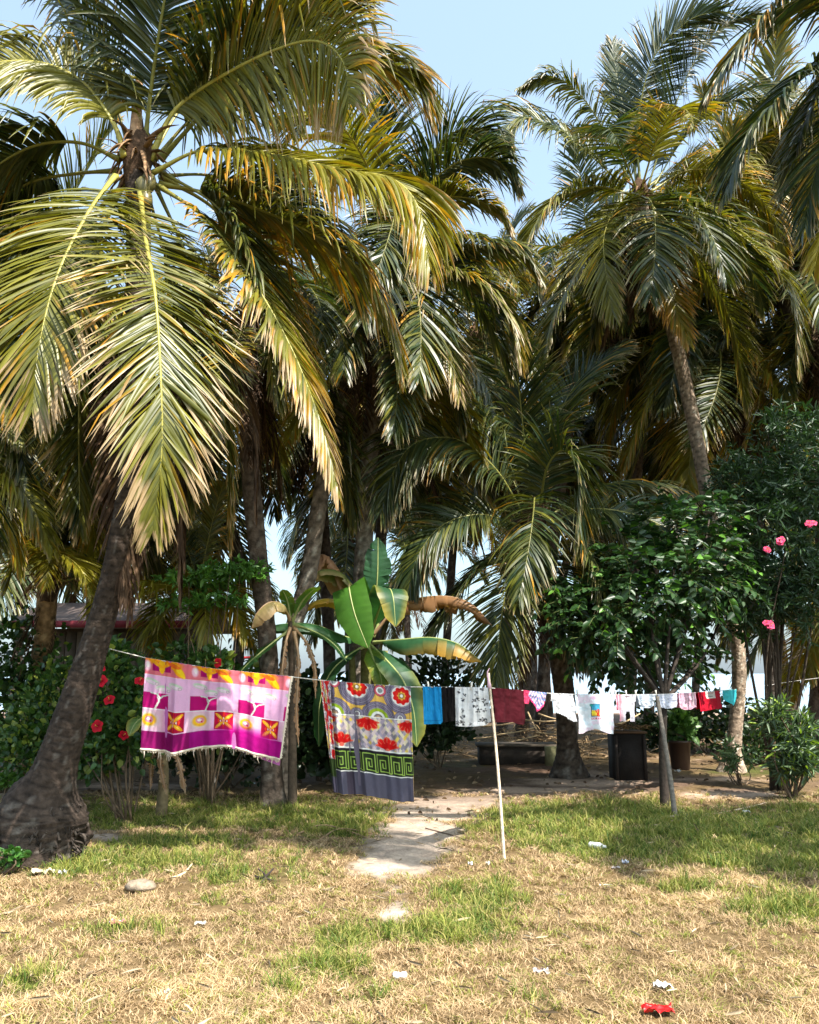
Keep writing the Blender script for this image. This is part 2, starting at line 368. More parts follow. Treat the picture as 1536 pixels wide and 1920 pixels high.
    RV, RF = tube(Pt, rr, 6, N0=N[0], flat=.62)
    if dead: rc = np.array([.16, .10, .06])
    else: rc = np.array([.17, .17, .04]) * (1 - yel) + np.array([.50, .42, .08]) * yel
    return (V, F, Cc), (RV, RF, rc)
def arc(e, Rl, bend, az=0.0, n=7):
    d = np.array([0, math.cos(e), math.sin(e)]); p = np.zeros(3); out = [p.copy()]
    for k in range(n):
        p = p + d * Rl / n; out.append(p.copy())
        d = d + np.array([0, 0, -1.]) * bend / n * (1 + k * .25) * (abs(d[1]) + .15); d = d / np.linalg.norm(d)
    o = np.array(out); ca, sa = math.cos(az), math.sin(az)
    return np.stack([o[:, 0] * ca - o[:, 1] * sa, o[:, 0] * sa + o[:, 1] * ca, o[:, 2]], 1)
def add_frond(root, b, ctrl, seed, name='frond', label=None, **kw):
    rng = np.random.default_rng(seed)
    (V, F, Cc), (RV, RF, rc) = frond_geo(ctrl, rng, **kw)
    mt = M['dead'] if kw.get('dead') else M['leaf']
    o = link(name, npmesh(name, V - b, F, Cc), mt, root)
    r = MB(); r.add(RV - b, RF, rc); r.build('midrib', M['midrib'], o)
    if label: o['label'] = label
    return o
def trunk_geo(path, rad, S=20, step=.035, ring=.085, seed=0, lump=.0):
    path = np.asarray(path, float); pr = np.column_stack([path, rad])
    Lt = np.sum(np.linalg.norm(np.diff(path, axis=0), axis=1)); n = max(int(Lt / step), 8)
    q = spline(pr, n); pts, rr = q[:, :3], q[:, 3]
    a = np.linspace(0, 2 * np.pi, S, endpoint=False)[None]; l = np.linspace(0, Lt, n)[:, None]
    wob = l + .02 * np.sin(a * 2 + seed) + .03 * (fbm(a * 1.2 + seed, l * .6, 4.) - .5)
    ph = np.modf(wob / ring)[0]
    mod = 1 + .055 * (ph - .5) + .10 * (fbm(np.cos(a) * 1.5 + seed, np.sin(a) * 1.5 + l * 3, 6.) - .5)
    if lump:
        lo = np.exp(-(l / .55) ** 2)
        mod = mod + lo * lump * (fbm(np.cos(a) * 2.2 + 5, np.sin(a) * 2.2 + l * 4, 8.) - .45) * 2 + lo * .10 * (fbm(a * 6, l * 14, 18.) - .5)
    V, F = tube(pts, rr, S, N0=np.array([0, -1., 0]), mod=mod)
    dk = np.clip((ph < .18) * 1.0, 0, 1)
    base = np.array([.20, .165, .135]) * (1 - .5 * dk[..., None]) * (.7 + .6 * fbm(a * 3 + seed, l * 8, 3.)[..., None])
    lich = (fbm(a * 4 + 3, l * 9, 33.) > .70)[..., None]; base = np.where(lich, np.array([.38, .36, .32]), base)
    Cc = np.vstack([base.reshape(-1, 3), base[0, :1], base[-1, :1]])
    return V, F, Cc
def make_palm(base, path, rad, label, ring=.085, S=20, lump=0, seed=0, step=.035, name='coconut_palm', tint=None):
    b = np.asarray(base, float)
    root = thing(name, b, label, 'palm tree', 'coconut palms in the grove')
    V, F, Cc = trunk_geo(path, rad, S, step, ring, seed, lump)
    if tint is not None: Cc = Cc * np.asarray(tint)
    mb = MB(); mb.add(V - b, F, Cc); mb.build('trunk', M['trunk'], root)
    return root, b
def crown_core(root, b, c, r=.2, up=.55, seed=0, nuts=5, nr=.5):
    "fibrous heart with leaf sheaths; coconuts hang under it"
    rng = np.random.default_rng(seed); c = np.asarray(c, float)
    mb = MB()
    pr = [(r * .65, -.35), (r * 1.0, -.12), (r * 1.25, .08), (r * 1.0, .3), (r * .5, up), (.02, up + .2)]
    V, F = lathe(pr, 16); V = V * (1 + .25 * (fbm(V[:, :1] * 9, V[:, 2:] * 9, seed) - .5)); mb.add(V + c, F, (.075, .045, .028))
    for k in range(34):
        az = rng.uniform(0, 6.28); e = rng.uniform(-1.4, .9); l = rng.uniform(.2, .5)
        p0 = c + np.array([math.cos(az) * r * .8, math.sin(az) * r * .8, rng.uniform(-.2, .3)]); d = np.array([math.cos(az) * math.cos(e), math.sin(az) * math.cos(e), math.sin(e)])
        V, F = tube(spline([p0, p0 + d * l * .5, p0 + d * l + np.array([0, 0, -.12])], 5), np.array([.03, .03, .02, .012, .003]) * rng.uniform(.5, 1.3), 5, flat=.35)
        mb.add(V, F, np.array([.17, .10, .055]) * rng.uniform(.6, 2.2))
    mb.build('crown_fiber', M['fiber'], root, origin=b)
    me = None
    for k in range(nuts):
        az = rng.uniform(0, 6.28); q = c + np.array([math.cos(az) * (r + .1), math.sin(az) * (r + .1) , -.18 - rng.uniform(0, .32)]) - b
        if me is None:
            V, F = lathe([(0.002, -.11), (.04, -.1), (.065, -.05), (.072, .02), (.06, .07), (.03, .1), (.002, .105)], 12)
            me = npmesh('coconut', V, F, np.broadcast_to(np.array([.14, .12, .04]), V.shape)); me.materials.append(M['plastic'])
        o = link('coconut', me, None, root, q); o.rotation_euler = (rng.uniform(-.4, .4), rng.uniform(-.4, .4), 0)

# pool of shared fronds for the palms further back
POOL = {}
def pool(key, e, bend, **kw):
    out = []
    for v in range(kw.pop('var', 2)):
        rng = np.random.default_rng(hash(key) % 1000 + v * 17 + 3 if False else sum(map(ord, key)) + v * 17)
        c = arc(e + rng.normal(0, .06), 3.3, bend * rng.uniform(.85, 1.2))
        c[:, 0] += np.linspace(0, 1, len(c)) ** 2 * rng.normal(0, .35)
        (V, F, Cc), (RV, RF, rc) = frond_geo(c, rng, **kw)
        mb = MB(); mb.add(V, F, Cc); mb.add(RV, RF, rc)
        me = npmesh('frond', np.concatenate(mb.V), [np.concatenate(f) for f in mb.F.values() if f], np.concatenate(mb.C))
        me.materials.append(M['dead'] if kw.get('dead') else M['leaf']); out.append(me)
    POOL[key] = out
for tone, yl in (('g', .10), ('y', .68)):
    o_ = .05 if tone == 'g' else .2
    pool('up' + tone, R(72), .7, n=112, K=4, A=2, w=.041, yel=yl * .6, droop=.6, lift=.45, r0=.022, orange=o_)
    pool('mid' + tone, R(45), 1.7, n=112, K=4, A=2, w=.041, yel=yl, droop=1.1, r0=.022, orange=o_)
    pool('flat' + tone, R(16), 2.0, n=112, K=4, A=2, w=.041, yel=yl, droop=1.5, r0=.022, orange=o_)
    pool('low' + tone, R(-22), 1.7, n=112, K=4, A=2, w=.041, yel=yl * 1.2, droop=1.2, r0=.022, orange=o_)
    pool('hang' + tone, R(-58), 1.0, n=112, K=4, A=2, w=.041, yel=yl * 1.4, droop=.7, r0=.022, brown=.4, orange=o_)
pool('dead', R(-72), .6, n=60, K=3, A=2, w=.04, droop=2.6, dead=True, L=.6, ragged=.5, r0=.02, var=3)
def pool_fronds(root, b, c, n, seed, sc=1., yfrac=.3, dead=4, kinds=('up', 'mid', 'flat', 'low', 'hang'), wts=(.16, .24, .24, .2, .16), az_rng=None):
    rng = random.Random(seed); off = rng.uniform(0, 6.28)
    for k in range(n):
        kd = rng.choices(kinds, wts)[0]; az = off + k * 2.39996 + rng.uniform(-.25, .25)
        if az_rng: az = rng.uniform(*az_rng)
        me = rng.choice(POOL[kd + ('y' if rng.random() < yfrac else 'g')])
        o = link('frond', me, None, root, tuple(np.asarray(c) - b + np.array([0, 0, rng.uniform(-.1, .2)])))
        o.rotation_euler = (rng.uniform(-.1, .1), rng.uniform(-.1, .1), az); s = sc * rng.uniform(.85, 1.15); o.scale = (s, s, s)
    for k in range(dead):
        o = link('dead_frond', rng.choice(POOL['dead']), None, root, tuple(np.asarray(c) - b + np.array([0, 0, -.15])))
        o.rotation_euler = (rng.uniform(-.08, .08), rng.uniform(-.08, .08), rng.uniform(0, 6.28)); s = sc * rng.uniform(.55, .85); o.scale = (s, s, s)

exec_palms = True
# --- the big leaning palm by the blankets
def pts(L): return [P(*q) for q in L]
base = P(72, 1588, 7.45); base[2] = 0
tp = pts([(68, 1600, 7.45), (78, 1520, 7.45), (100, 1450, 7.42), (140, 1330, 7.4), (183, 1190, 7.35), (222, 1040, 7.25), (246, 880, 7.15), (258, 650, 7.05), (260, 330, 7.0)]); tp[0][2] = -.08
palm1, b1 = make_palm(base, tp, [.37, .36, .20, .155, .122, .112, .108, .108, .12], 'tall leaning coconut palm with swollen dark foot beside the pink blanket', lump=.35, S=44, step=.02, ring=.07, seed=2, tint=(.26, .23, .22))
mb = MB(); rgr = np.random.default_rng(31)
for k in range(420):
    az = rgr.uniform(0, 6.28); z0 = rgr.uniform(.0, .5) ** 1.0; rr_ = .36 * (1 if z0 < .34 else 1 - (z0 - .34) * 1.4)
    cx_ = np.array([base[0] - .01 + .05 * z0, base[1], 0]); d = np.array([math.cos(az), math.sin(az), 0]); l = rgr.uniform(.03, .11)
    p0 = cx_ + d * (rr_ * 1.0) + [0, 0, z0]; p2 = cx_ + d * (rr_ + .012 + rgr.uniform(0, .02)) + np.array([-d[1], d[0], 0]) * rgr.normal(0, .04) + [0, 0, max(z0 - l, -.03)]
    V, F = tube(spline([p0 - d * .04, (p0 + p2) / 2 + d * .015, p2], 6), rgr.uniform(.006, .016) * np.linspace(1, .6, 6), 5); mb.add(V, F, np.array([.06, .048, .04]) * rgr.uniform(.4, 1.5))
o = mb.build('roots', M['fiber'], palm1, origin=b1); o['kind'] = 'stuff'
c1 = P(258, 305, 7.0)
crown_core(palm1, b1, c1, .12, .28, 3, nuts=4)
near = dict(n=185, K=7, A=3, w=.033, r0=.024)
fr1 = [
    # ctrl (px,py,Y), options
    ([(215, 330, 6.9), (165, 400, 6.4), (110, 510, 6.0), (75, 640, 5.8), (62, 760, 5.8)], dict(yel=.5, droop=.75, L=.95, lift=.1, brown=.7, pet=.12)),
    ([(262, 345, 6.9), (272, 440, 6.3), (292, 560, 5.9), (302, 720, 5.75), (303, 850, 5.75), (288, 985, 5.85)], dict(yel=.42, droop=.45, L=.82, lift=.05, brown=.7, pet=.16, a0=75, a1=18)),
    ([(300, 350, 7.0), (385, 410, 6.7), (470, 520, 6.5), (545, 650, 6.35), (600, 790, 6.3), (634, 925, 6.35)], dict(yel=.45, droop=.95, L=.6, lift=.0, brown=.9, pet=.14, orange=.5)),
    ([(285, 325, 7.0), (380, 282, 6.9), (510, 290, 6.8), (640, 318, 6.7), (735, 335, 6.55), (785, 390, 6.4), (805, 500, 6.35)], dict(N0=np.array([0, -.6, .8]), yel=.72, droop=2.8, L=.98, lift=.15, brown=.3, pet=.12, orange=.3)),
    ([(300, 345, 7.1), (420, 370, 7.1), (550, 420, 7.0), (650, 480, 6.95), (718, 575, 6.9), (748, 680, 6.9)], dict(yel=.45, droop=1.4, L=.95, lift=.1, pet=.12, orange=.35)),
    ([(280, 300, 7.0), (330, 205, 6.9), (430, 135, 6.7), (540, 85, 6.4), (605, 80, 6.1), (645, 120, 5.85), (655, 195, 5.75)], dict(yel=.6, droop=1.7, L=1.0, lift=.0, pet=.16, brown=.6, orange=.25, a1=42, N0=np.array([.1, -.85, .45]))),
    ([(290, 300, 7.2), (370, 215, 7.3), (500, 150, 7.3), (640, 110, 7.3), (760, 130, 7.3), (800, 200, 7.3)], dict(yel=.4, droop=1.9, L=1.0, pet=.15, orange=.35)),
    ([(270, 290, 7.0), (283, 170, 6.8), (305, 20, 6.5), (335, -130, 6.2), (385, -230, 5.9)], dict(yel=.08, droop=.9, L=1.05, pet=.16, lift=.1)),
    ([(245, 290, 7.1), (205, 160, 7.0), (140, 10, 6.9), (60, -120, 6.8)], dict(yel=.08, droop=.9, L=1.0, pet=.2, lift=.1)),
    ([(235, 295, 6.9), (212, 230, 6.8), (150, 150, 6.7), (60, 115, 6.6), (-60, 130, 6.5), (-170, 200, 6.4)], dict(N0=np.array([0, -.6, .8]), yel=.7, droop=2.4, L=.8, pet=.14, orange=.1)),
    ([(225, 300, 7.0), (150, 268, 6.9), (60, 275, 6.8), (-30, 330, 6.7), (-120, 430, 6.7)], dict(yel=.15, droop=1.5, L=.95, pet=.25)),
    ([(225, 320, 7.1), (140, 326, 7.2), (50, 345, 7.3), (-50, 410, 7.4), (-110, 520, 7.4)], dict(yel=.1, droop=1.3, L=.95, pet=.3)),
    ([(235, 335, 7.2), (190, 440, 7.3), (155, 600, 7.3), (148, 780, 7.3), (150, 985, 7.3)], dict(yel=.2, droop=.4, L=.7, pet=.2, brown=.5)),
    ([(290, 345, 7.2), (350, 480, 7.3), (405, 650, 7.3), (425, 830, 7.3), (430, 1010, 7.3)], dict(yel=.3, droop=.5, L=.65, pet=.2, brown=.5, orange=.4)),
    ([(300, 330, 7.2), (400, 390, 7.5), (480, 480, 7.7), (530, 600, 7.8), (590, 740, 7.8)], dict(yel=.5, droop=1.0, L=.8, pet=.2, orange=.5)),
    ([(285, 290, 7.3), (350, 190, 7.6), (450, 90, 7.9), (560, 60, 8.1), (680, 75, 8.2)], dict(yel=.45, droop=1.4, L=.8, pet=.2)),
    ([(300, 330, 7.3), (400, 330, 7.7), (520, 370, 8.0), (620, 450, 8.2), (680, 560, 8.2)], dict(yel=.15, droop=1.8, L=.9, pet=.2)),
    ([(240, 340, 7.3), (160, 420, 7.7), (90, 520, 7.9), (40, 650, 8.0), (20, 800, 8.0)], dict(yel=.1, droop=1.0, L=.9, pet=.2)),
    ([(300, 300, 7.2), (390, 200, 7.0), (480, 90, 6.8), (560, 10, 6.6), (660, -30, 6.5)], dict(yel=.12, droop=1.1, L=.95, pet=.2)),
    ([(270, 335, 7.3), (330, 560, 7.5), (350, 760, 7.55), (355, 950, 7.55)], dict(yel=.25, droop=.5, L=.7, pet=.2, brown=.5)),
    ([(300, 320, 7.1), (420, 400, 6.9), (500, 560, 6.8), (520, 740, 6.8)], dict(yel=.2, droop=.9, L=.75, pet=.2)),
]
for k, (cp, kw) in enumerate(fr1):
    q = dict(near); q.update(kw); add_frond(palm1, b1, pts(cp), 100 + k, **q)
# furled new leaf and its sheath
mb = MB(); V, F = tube(spline(pts([(252, 300, 6.95), (256, 220, 6.93), (262, 140, 6.9)]), 12), np.linspace(.075, .035, 12), 8); mb.add(V, F, (.42, .26, .16)); mb.build('leaf_sheath', M['fiber'], palm1, origin=b1)
rngd = np.random.default_rng(5)
for k, (x0, x1, ye, Y) in enumerate([(225, 232, 1120, 7.2), (240, 245, 1150, 7.3), (255, 262, 1050, 7.35), (330, 338, 1110, 7.45), (325, 345, 1050, 7.5), (205, 215, 1020, 7.4), (465, 480, 960, 8.2)]):
    cp = pts([(262, 400, Y), ((262 + x0) / 2, 560, Y), (x0, 760, Y), (x1, ye, Y)])
    add_frond(palm1, b1, cp, 300 + k, name='dead_frond', n=70, K=4, A=2, w=.03, L=.55, droop=3.0, dead=True, pet=.35, ragged=.5, r0=.02, a1=10)

# --- generic palms: (crown px, py, Y), trunk via points, options
def palm(cr, trunk, label, n=20, seed=1, sc=1., yf=.3, dead=4, rad=.13, wts=None, fronds=(), nuts=3, base_r=None, S=16, step=.06, tint=None, fl=None):
    c = P(*cr)
    tpts = [P(*q) for q in trunk] + [c]
    g0 = tpts[0].copy(); g0[2] = -.06; tpts[0] = g0; base = g0.copy(); base[2] = 0
    rads = [base_r or rad * 1.7, rad * 1.15] + [rad] * (len(tpts) - 2) if len(tpts) > 2 else [base_r or rad * 1.6, rad]
    if len(tpts) > 2:
        # short flare above the ground
        d = tpts[1] - tpts[0]; L = np.linalg.norm(d); tpts.insert(1, tpts[0] + d * min(.5 / L, .4)); rads = [base_r or rad * 1.7, rad * 1.1] + [rad] * (len(tpts) - 2)
    root, b = make_palm(base, tpts, rads, label, S=S, step=step, seed=seed, ring=.1, tint=tint)
    crown_core(root, b, c, rad * 1.05, .3, seed, nuts=nuts)
    kw = dict() if wts is None else dict(wts=wts)
    pool_fronds(root, b, c, n, seed, sc, yf, dead, **kw)
    for k, (cp, o) in enumerate(fronds):
        q = dict(n=145, K=5, A=3, w=.035, r0=.022); q.update(o); add_frond(root, b, pts(cp), seed * 50 + k, **q)
    return root, b, c
def gp(px, Y):
    "ground point as (px,py,Y) under column px"
    v = P(px, 1400, Y); x, y = to_px(v[0] * 1.0, Y, 0.0); return (px, float(y), Y)

# tall palm over the washing line's far end
palm((1200, 372, 13.0), [gp(1372, 13.9), (1386, 1250, 13.8), (1368, 1120, 13.7), (1328, 940, 13.5), (1300, 790, 13.3), (1262, 620, 13.1), (1220, 470, 13.0)],
     'tall curved coconut palm whose pale ringed trunk ends the washing line', n=9, seed=11, sc=1.0, yf=.4, dead=9, rad=.115, base_r=.27, S=28, step=.03, nuts=6, wts=(0, .1, .2, .35, .35), tint=(1.5, 1.35, 1.2),
     fronds=[
        ([(1200, 350, 13), (1196, 230, 12.8), (1225, 110, 12.5), (1290, 40, 12.2), (1350, 20, 12)], dict(yel=.05, droop=.5, L=1.0, lift=.4, pet=.15)),
        ([(1195, 350, 13), (1180, 250, 13.2), (1160, 160, 13.3), (1148, 80, 13.4)], dict(yel=.05, droop=.4, L=.7, lift=.4, pet=.15)),
        ([(1215, 350, 13), (1255, 230, 12.8), (1300, 120, 12.7), (1355, 50, 12.6), (1420, 25, 12.5)], dict(yel=.08, droop=.6, L=1.0, lift=.35, pet=.15)),
        ([(1180, 340, 13), (1130, 240, 12.8), (1085, 175, 12.7), (1030, 142, 12.6), (975, 165, 12.6)], dict(yel=.25, droop=2.2, L=.6, pet=.15, ragged=.5)),
        ([(1170, 350, 13), (1100, 285, 12.7), (1030, 238, 12.5), (975, 222, 12.3), (935, 262, 12.2), (915, 310, 12.2)], dict(N0=np.array([0, -.7, .7]), yel=.2, droop=1.7, L=1.05, pet=.12)),
        ([(1185, 365, 13), (1120, 350, 12.5), (1055, 368, 12.2), (1005, 420, 12.0), (985, 490, 12)], dict(yel=.5, droop=1.5, L=.9, pet=.1, brown=.4)),
        ([(1190, 370, 13), (1150, 400, 12.3), (1132, 450, 11.9), (1138, 520, 11.8), (1150, 590, 11.8)], dict(yel=.5, droop=.7, L=.85, pet=.1, brown=.3)),
        ([(1200, 385, 13), (1225, 460, 12.4), (1260, 560, 12.2), (1290, 640, 12.2)], dict(yel=.7, droop=.9, L=.7, pet=.1, orange=.6)),
        ([(1230, 380, 13), (1310, 400, 12.5), (1400, 450, 12.2), (1465, 520, 12), (1490, 600, 12), (1495, 690, 12)], dict(yel=.45, droop=1.0, L=.95, pet=.1, brown=.4)),
        ([(1185, 380, 13), (1120, 440, 12.6), (1070, 530, 12.5), (1035, 600, 12.5), (1020, 670, 12.5)], dict(yel=.4, droop=.8, L=.8, pet=.12)),
        ([(1220, 360, 13), (1290, 320, 13.2), (1370, 330, 13.3), (1440, 390, 13.4), (1475, 480, 13.4)], dict(yel=.55, droop=1.5, L=.9, pet=.12, orange=.3)),
        ([(1225, 350, 13), (1290, 250, 13.3), (1370, 190, 13.4), (1450, 190, 13.5), (1510, 250, 13.5)], dict(yel=.1, droop=1.2, L=.95, pet=.15)),
        ([(1215, 380, 13), (1300, 470, 13), (1370, 600, 13), (1400, 760, 13)], dict(yel=.4, droop=.9, L=.9, pet=.12, brown=.5)),
        ([(1190, 385, 13), (1150, 480, 13.3), (1110, 620, 13.4), (1090, 760, 13.4)], dict(yel=.2, droop=.7, L=.9, pet=.12)),
     ])
# shaded young palm in the middle
palm((1000, 985, 12.0), [gp(1068, 13.2), (1058, 1300, 12.9), (1040, 1180, 12.6), (1018, 1080, 12.2)],
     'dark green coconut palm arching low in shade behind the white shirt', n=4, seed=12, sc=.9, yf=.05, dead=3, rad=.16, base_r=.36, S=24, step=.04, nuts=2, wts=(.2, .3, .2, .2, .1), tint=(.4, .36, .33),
     fronds=[
        ([(985, 970, 12), (930, 880, 11.6), (860, 825, 11.4), (780, 830, 11.2), (735, 890, 11.1), (715, 960, 11.1)], dict(N0=np.array([0, -.7, .7]), yel=.12, droop=1.6, L=1.0, pet=.15, w=.036)),
        ([(975, 985, 12), (900, 965, 11.6), (830, 985, 11.4), (785, 1040, 11.3), (765, 1110, 11.3)], dict(N0=np.array([0, -.7, .7]), yel=.1, droop=1.2, L=.85, pet=.15)),
        ([(990, 1005, 12), (965, 1060, 11.5), (945, 1130, 11.3), (935, 1210, 11.2), (930, 1290, 11.2)], dict(yel=.2, droop=.8, L=.9, pet=.08)),
        ([(1010, 970, 12), (1025, 880, 11.4), (1055, 845, 11.1), (1080, 880, 10.9), (1085, 960, 10.9), (1080, 1030, 10.9)], dict(yel=.12, droop=.9, L=.85, pet=.12)),
        ([(1025, 985, 12), (1100, 955, 11.8), (1190, 965, 11.6), (1265, 1000, 11.5), (1310, 1050, 11.5)], dict(N0=np.array([0, -.7, .7]), yel=.12, droop=1.8, L=.85, pet=.12)),
        ([(1025, 970, 12), (1110, 925, 12.3), (1210, 915, 12.5), (1310, 935, 12.6)], dict(yel=.1, droop=1.8, L=.9, pet=.12)),
        ([(1020, 1005, 12), (1080, 1040, 11.6), (1130, 1085, 11.4), (1180, 1140, 11.3)], dict(yel=.3, droop=.8, L=.6, pet=.2)),
        ([(1010, 1010, 12), (1040, 1080, 11.5), (1075, 1160, 11.4), (1110, 1240, 11.4)], dict(yel=.1, droop=.8, L=.8, pet=.1)),
        ([(1000, 960, 12), (985, 840, 11.9), (972, 720, 11.7), (962, 630, 11.4)], dict(yel=.1, droop=.6, L=.9, pet=.2, lift=.35)),
        ([(1005, 960, 12), (1030, 830, 12.2), (1080, 720, 12.3), (1160, 650, 12.4)], dict(yel=.05, droop=.9, L=1.0, pet=.2)),
        ([(990, 965, 12), (930, 830, 12.2), (860, 720, 12.3), (770, 690, 12.3)], dict(yel=.1, droop=1.2, L=1.0, pet=.2)),
        ([(985, 1000, 12), (910, 1060, 11.9), (850, 1130, 11.8), (800, 1200, 11.8)], dict(yel=.05, droop=1.0, L=.8, pet=.2)),
     ])
# palm just outside the frame on the sun side: only its fronds reach in
palm((1690, 60, 9.7), [gp(1900, 9.3), (1830, 900, 9.5), (1740, 400, 9.7)],
     'coconut palm at the picture edge showing only dark drooping fronds against the sky', n=5, seed=13, sc=.95, yf=.1, dead=3, rad=.14, nuts=2,
     fronds=[
        ([(1640, 60, 9.6), (1560, -10, 9.3), (1470, 10, 9.1), (1390, 85, 9.0), (1330, 170, 9.0)], dict(yel=.15, droop=1.8, L=1.05, pet=.1, orange=.5, n=140, w=.042)),
        ([(1650, 80, 9.6), (1570, 100, 9.3), (1480, 170, 9.1), (1400, 260, 9.0), (1365, 350, 9.0)], dict(yel=.08, droop=1.5, L=1.15, pet=.1, n=140, w=.042)),
        ([(1660, 100, 9.6), (1600, 180, 9.2), (1545, 280, 9.0), (1520, 360, 9.0), (1512, 420, 9.0)], dict(yel=.08, droop=.9, L=1.05, pet=.1, n=140, w=.042)),
        ([(1650, 40, 9.6), (1560, -90, 9.4), (1450, -120, 9.3), (1370, -60, 9.2)], dict(yel=.1, droop=1.3, L=1.05, pet=.1, n=140, w=.042)),
     ])
_q = to_px(3.4, 4.7, 10.0)  # unseen palm added so its crown casts shade on the lawn
palm((float(_q[0]), float(_q[1]), 4.7), [gp(3400, 3.4), (2700, -900, 4.2)],
     'very tall unseen coconut palm added to shade the lawn by the blankets', n=13, seed=22, sc=.72, yf=.2, dead=0, rad=.12, nuts=0, S=10, step=.1, wts=(.2, .4, .4, 0, 0))
_q = to_px(7.0, 4.5, 6.9)
palm((float(_q[0]), float(_q[1]), 4.5), [gp(3600, 3.6), (3200, 300, 3.9)],
     'coconut palm standing outside the picture whose crown shades the green lawn', n=16, seed=21, sc=1.0, yf=.2, dead=3, rad=.13, nuts=2, S=10, step=.1, wts=(.1, .25, .35, .2, .1))
# palm behind the big one
palm((735, 420, 11.0), [gp(660, 11.8), (690, 900, 11.4), (722, 600, 11.1)], 'green coconut palm rising behind the drooping yellow fronds at the centre', n=10, seed=14, sc=.95, yf=.35, dead=7, rad=.13, wts=(.1, .1, .2, .3, .3),
     fronds=[
        ([(730, 400, 11), (715, 300, 10.9), (710, 210, 10.8), (725, 130, 10.6)], dict(yel=.15, droop=.5, L=.9, lift=.35, pet=.15)),
        ([(745, 400, 11), (790, 320, 10.8), (840, 255, 10.6), (900, 240, 10.5), (950, 270, 10.4)], dict(yel=.08, droop=1.3, L=.9, pet=.15)),
        ([(750, 410, 11), (810, 340, 10.6), (870, 300, 10.4), (930, 300, 10.3), (968, 340, 10.2)], dict(yel=.08, droop=1.5, L=.85, pet=.15)),
        ([(750, 415, 11), (810, 375, 10.6), (870, 370, 10.4), (925, 390, 10.3), (955, 430, 10.3)], dict(yel=.55, droop=1.0, L=.6, pet=.15, brown=.6)),
        ([(755, 430, 11), (820, 450, 10.7), (900, 460, 10.5), (965, 470, 10.4), (1010, 520, 10.4)], dict(yel=.25, droop=2.0, L=.8, pet=.15)),
        ([(755, 440, 11), (820, 500, 10.6), (890, 530, 10.4), (950, 590, 10.4), (975, 680, 10.4)], dict(yel=.35, droop=1.5, L=.8, pet=.15, brown=.5)),
        ([(725, 410, 11), (680, 330, 11), (655, 260, 11), (640, 300, 11)], dict(yel=.1, droop=1.0, L=.7, pet=.15)),
        ([(750, 440, 11), (800, 540, 10.6), (840, 640, 10.5), (860, 740, 10.5)], dict(yel=.45, droop=.8, L=.8, pet=.12, brown=.8)),
     ])
palm((470, 590, 10.0), [gp(512, 10.3), (503, 1220, 10.3), (484, 1040, 10.2), (468, 860, 10.1), (466, 700, 10)], 'dark straight palm trunk rising behind the pink blanket', n=9, seed=15, sc=.85, yf=.3, dead=11, rad=.12, wts=(.1, .1, .2, .3, .3), tint=(.5, .45, .42))
palm((676, 600, 10.8), [gp(526, 10.8), (545, 1210, 10.8), (578, 1080, 10.8), (600, 940, 10.8), (630, 780, 10.8)], 'ringed palm trunk leaning behind the dry banana leaves', n=10, seed=16, sc=.85, yf=.35, dead=11, rad=.115, wts=(.1, .1, .2, .3, .3), tint=(.9, .85, .8))
# small young palms at the side
palm((92, 1085, 11.5), [gp(62, 12.3), (72, 1300, 12.1), (84, 1180, 11.7)], 'short young palm with amber trunk behind the hibiscus bushes', n=5, seed=17, sc=.5, yf=.3, dead=3, rad=.14, base_r=.22, nuts=0, wts=(.5, .5, 0, 0, 0), tint=(1.6, 1.2, .75),
     fronds=[
        ([(100, 1085, 11.5), (90, 1055, 11), (115, 1040, 10.6), (150, 1065, 10.4), (170, 1110, 10.3)], dict(yel=.85, droop=.8, L=.6, pet=.08, lift=.1, n=60)),
        ([(90, 1085, 11.5), (95, 1050, 11.1), (70, 1035, 10.9), (30, 1060, 10.7), (10, 1100, 10.7)], dict(yel=.7, droop=1.2, L=.5, pet=.1, n=60)),
        ([(85, 1090, 11.5), (50, 1040, 11.3), (10, 1000, 11.2), (-40, 990, 11.2)], dict(yel=.3, droop=1.0, L=.6, pet=.3, n=60)),
        ([(100, 1090, 11.5), (140, 1085, 11.4), (190, 1060, 11.3), (240, 1075, 11.3)], dict(yel=.15, droop=1.3, L=.5, pet=.4, n=60)),
     ])
palm((372, 1120, 11.3), [gp(392, 12), (380, 1300, 11.8), (372, 1200, 11.5)], 'low yellow palm spreading above the pink blanket', n=5, seed=18, sc=.5, yf=.5, dead=4, rad=.1, nuts=0, wts=(.3, .3, .4, 0, 0),
     fronds=[
        ([(365, 1120, 11.3), (320, 1098, 10.8), (260, 1098, 10.4), (215, 1120, 10.2), (200, 1170, 10.2)], dict(yel=.95, droop=2.0, L=.8, pet=.08, n=60)),
        ([(375, 1118, 11.3), (410, 1105, 10.8), (440, 1140, 10.5), (462, 1190, 10.4)], dict(yel=.9, droop=1.4, L=.65, pet=.05, n=60, orange=.3)),
        ([(372, 1120, 11.3), (390, 1100, 10.7), (385, 1140, 10.3), (390, 1200, 10.2)], dict(yel=.75, droop=1.2, L=.6, pet=.05, n=60)),
        ([(365, 1125, 11.3), (330, 1130, 11.0), (290, 1160, 10.9), (270, 1200, 10.9)], dict(yel=.5, droop=1.4, L=.6, pet=.1, n=60)),
     ])
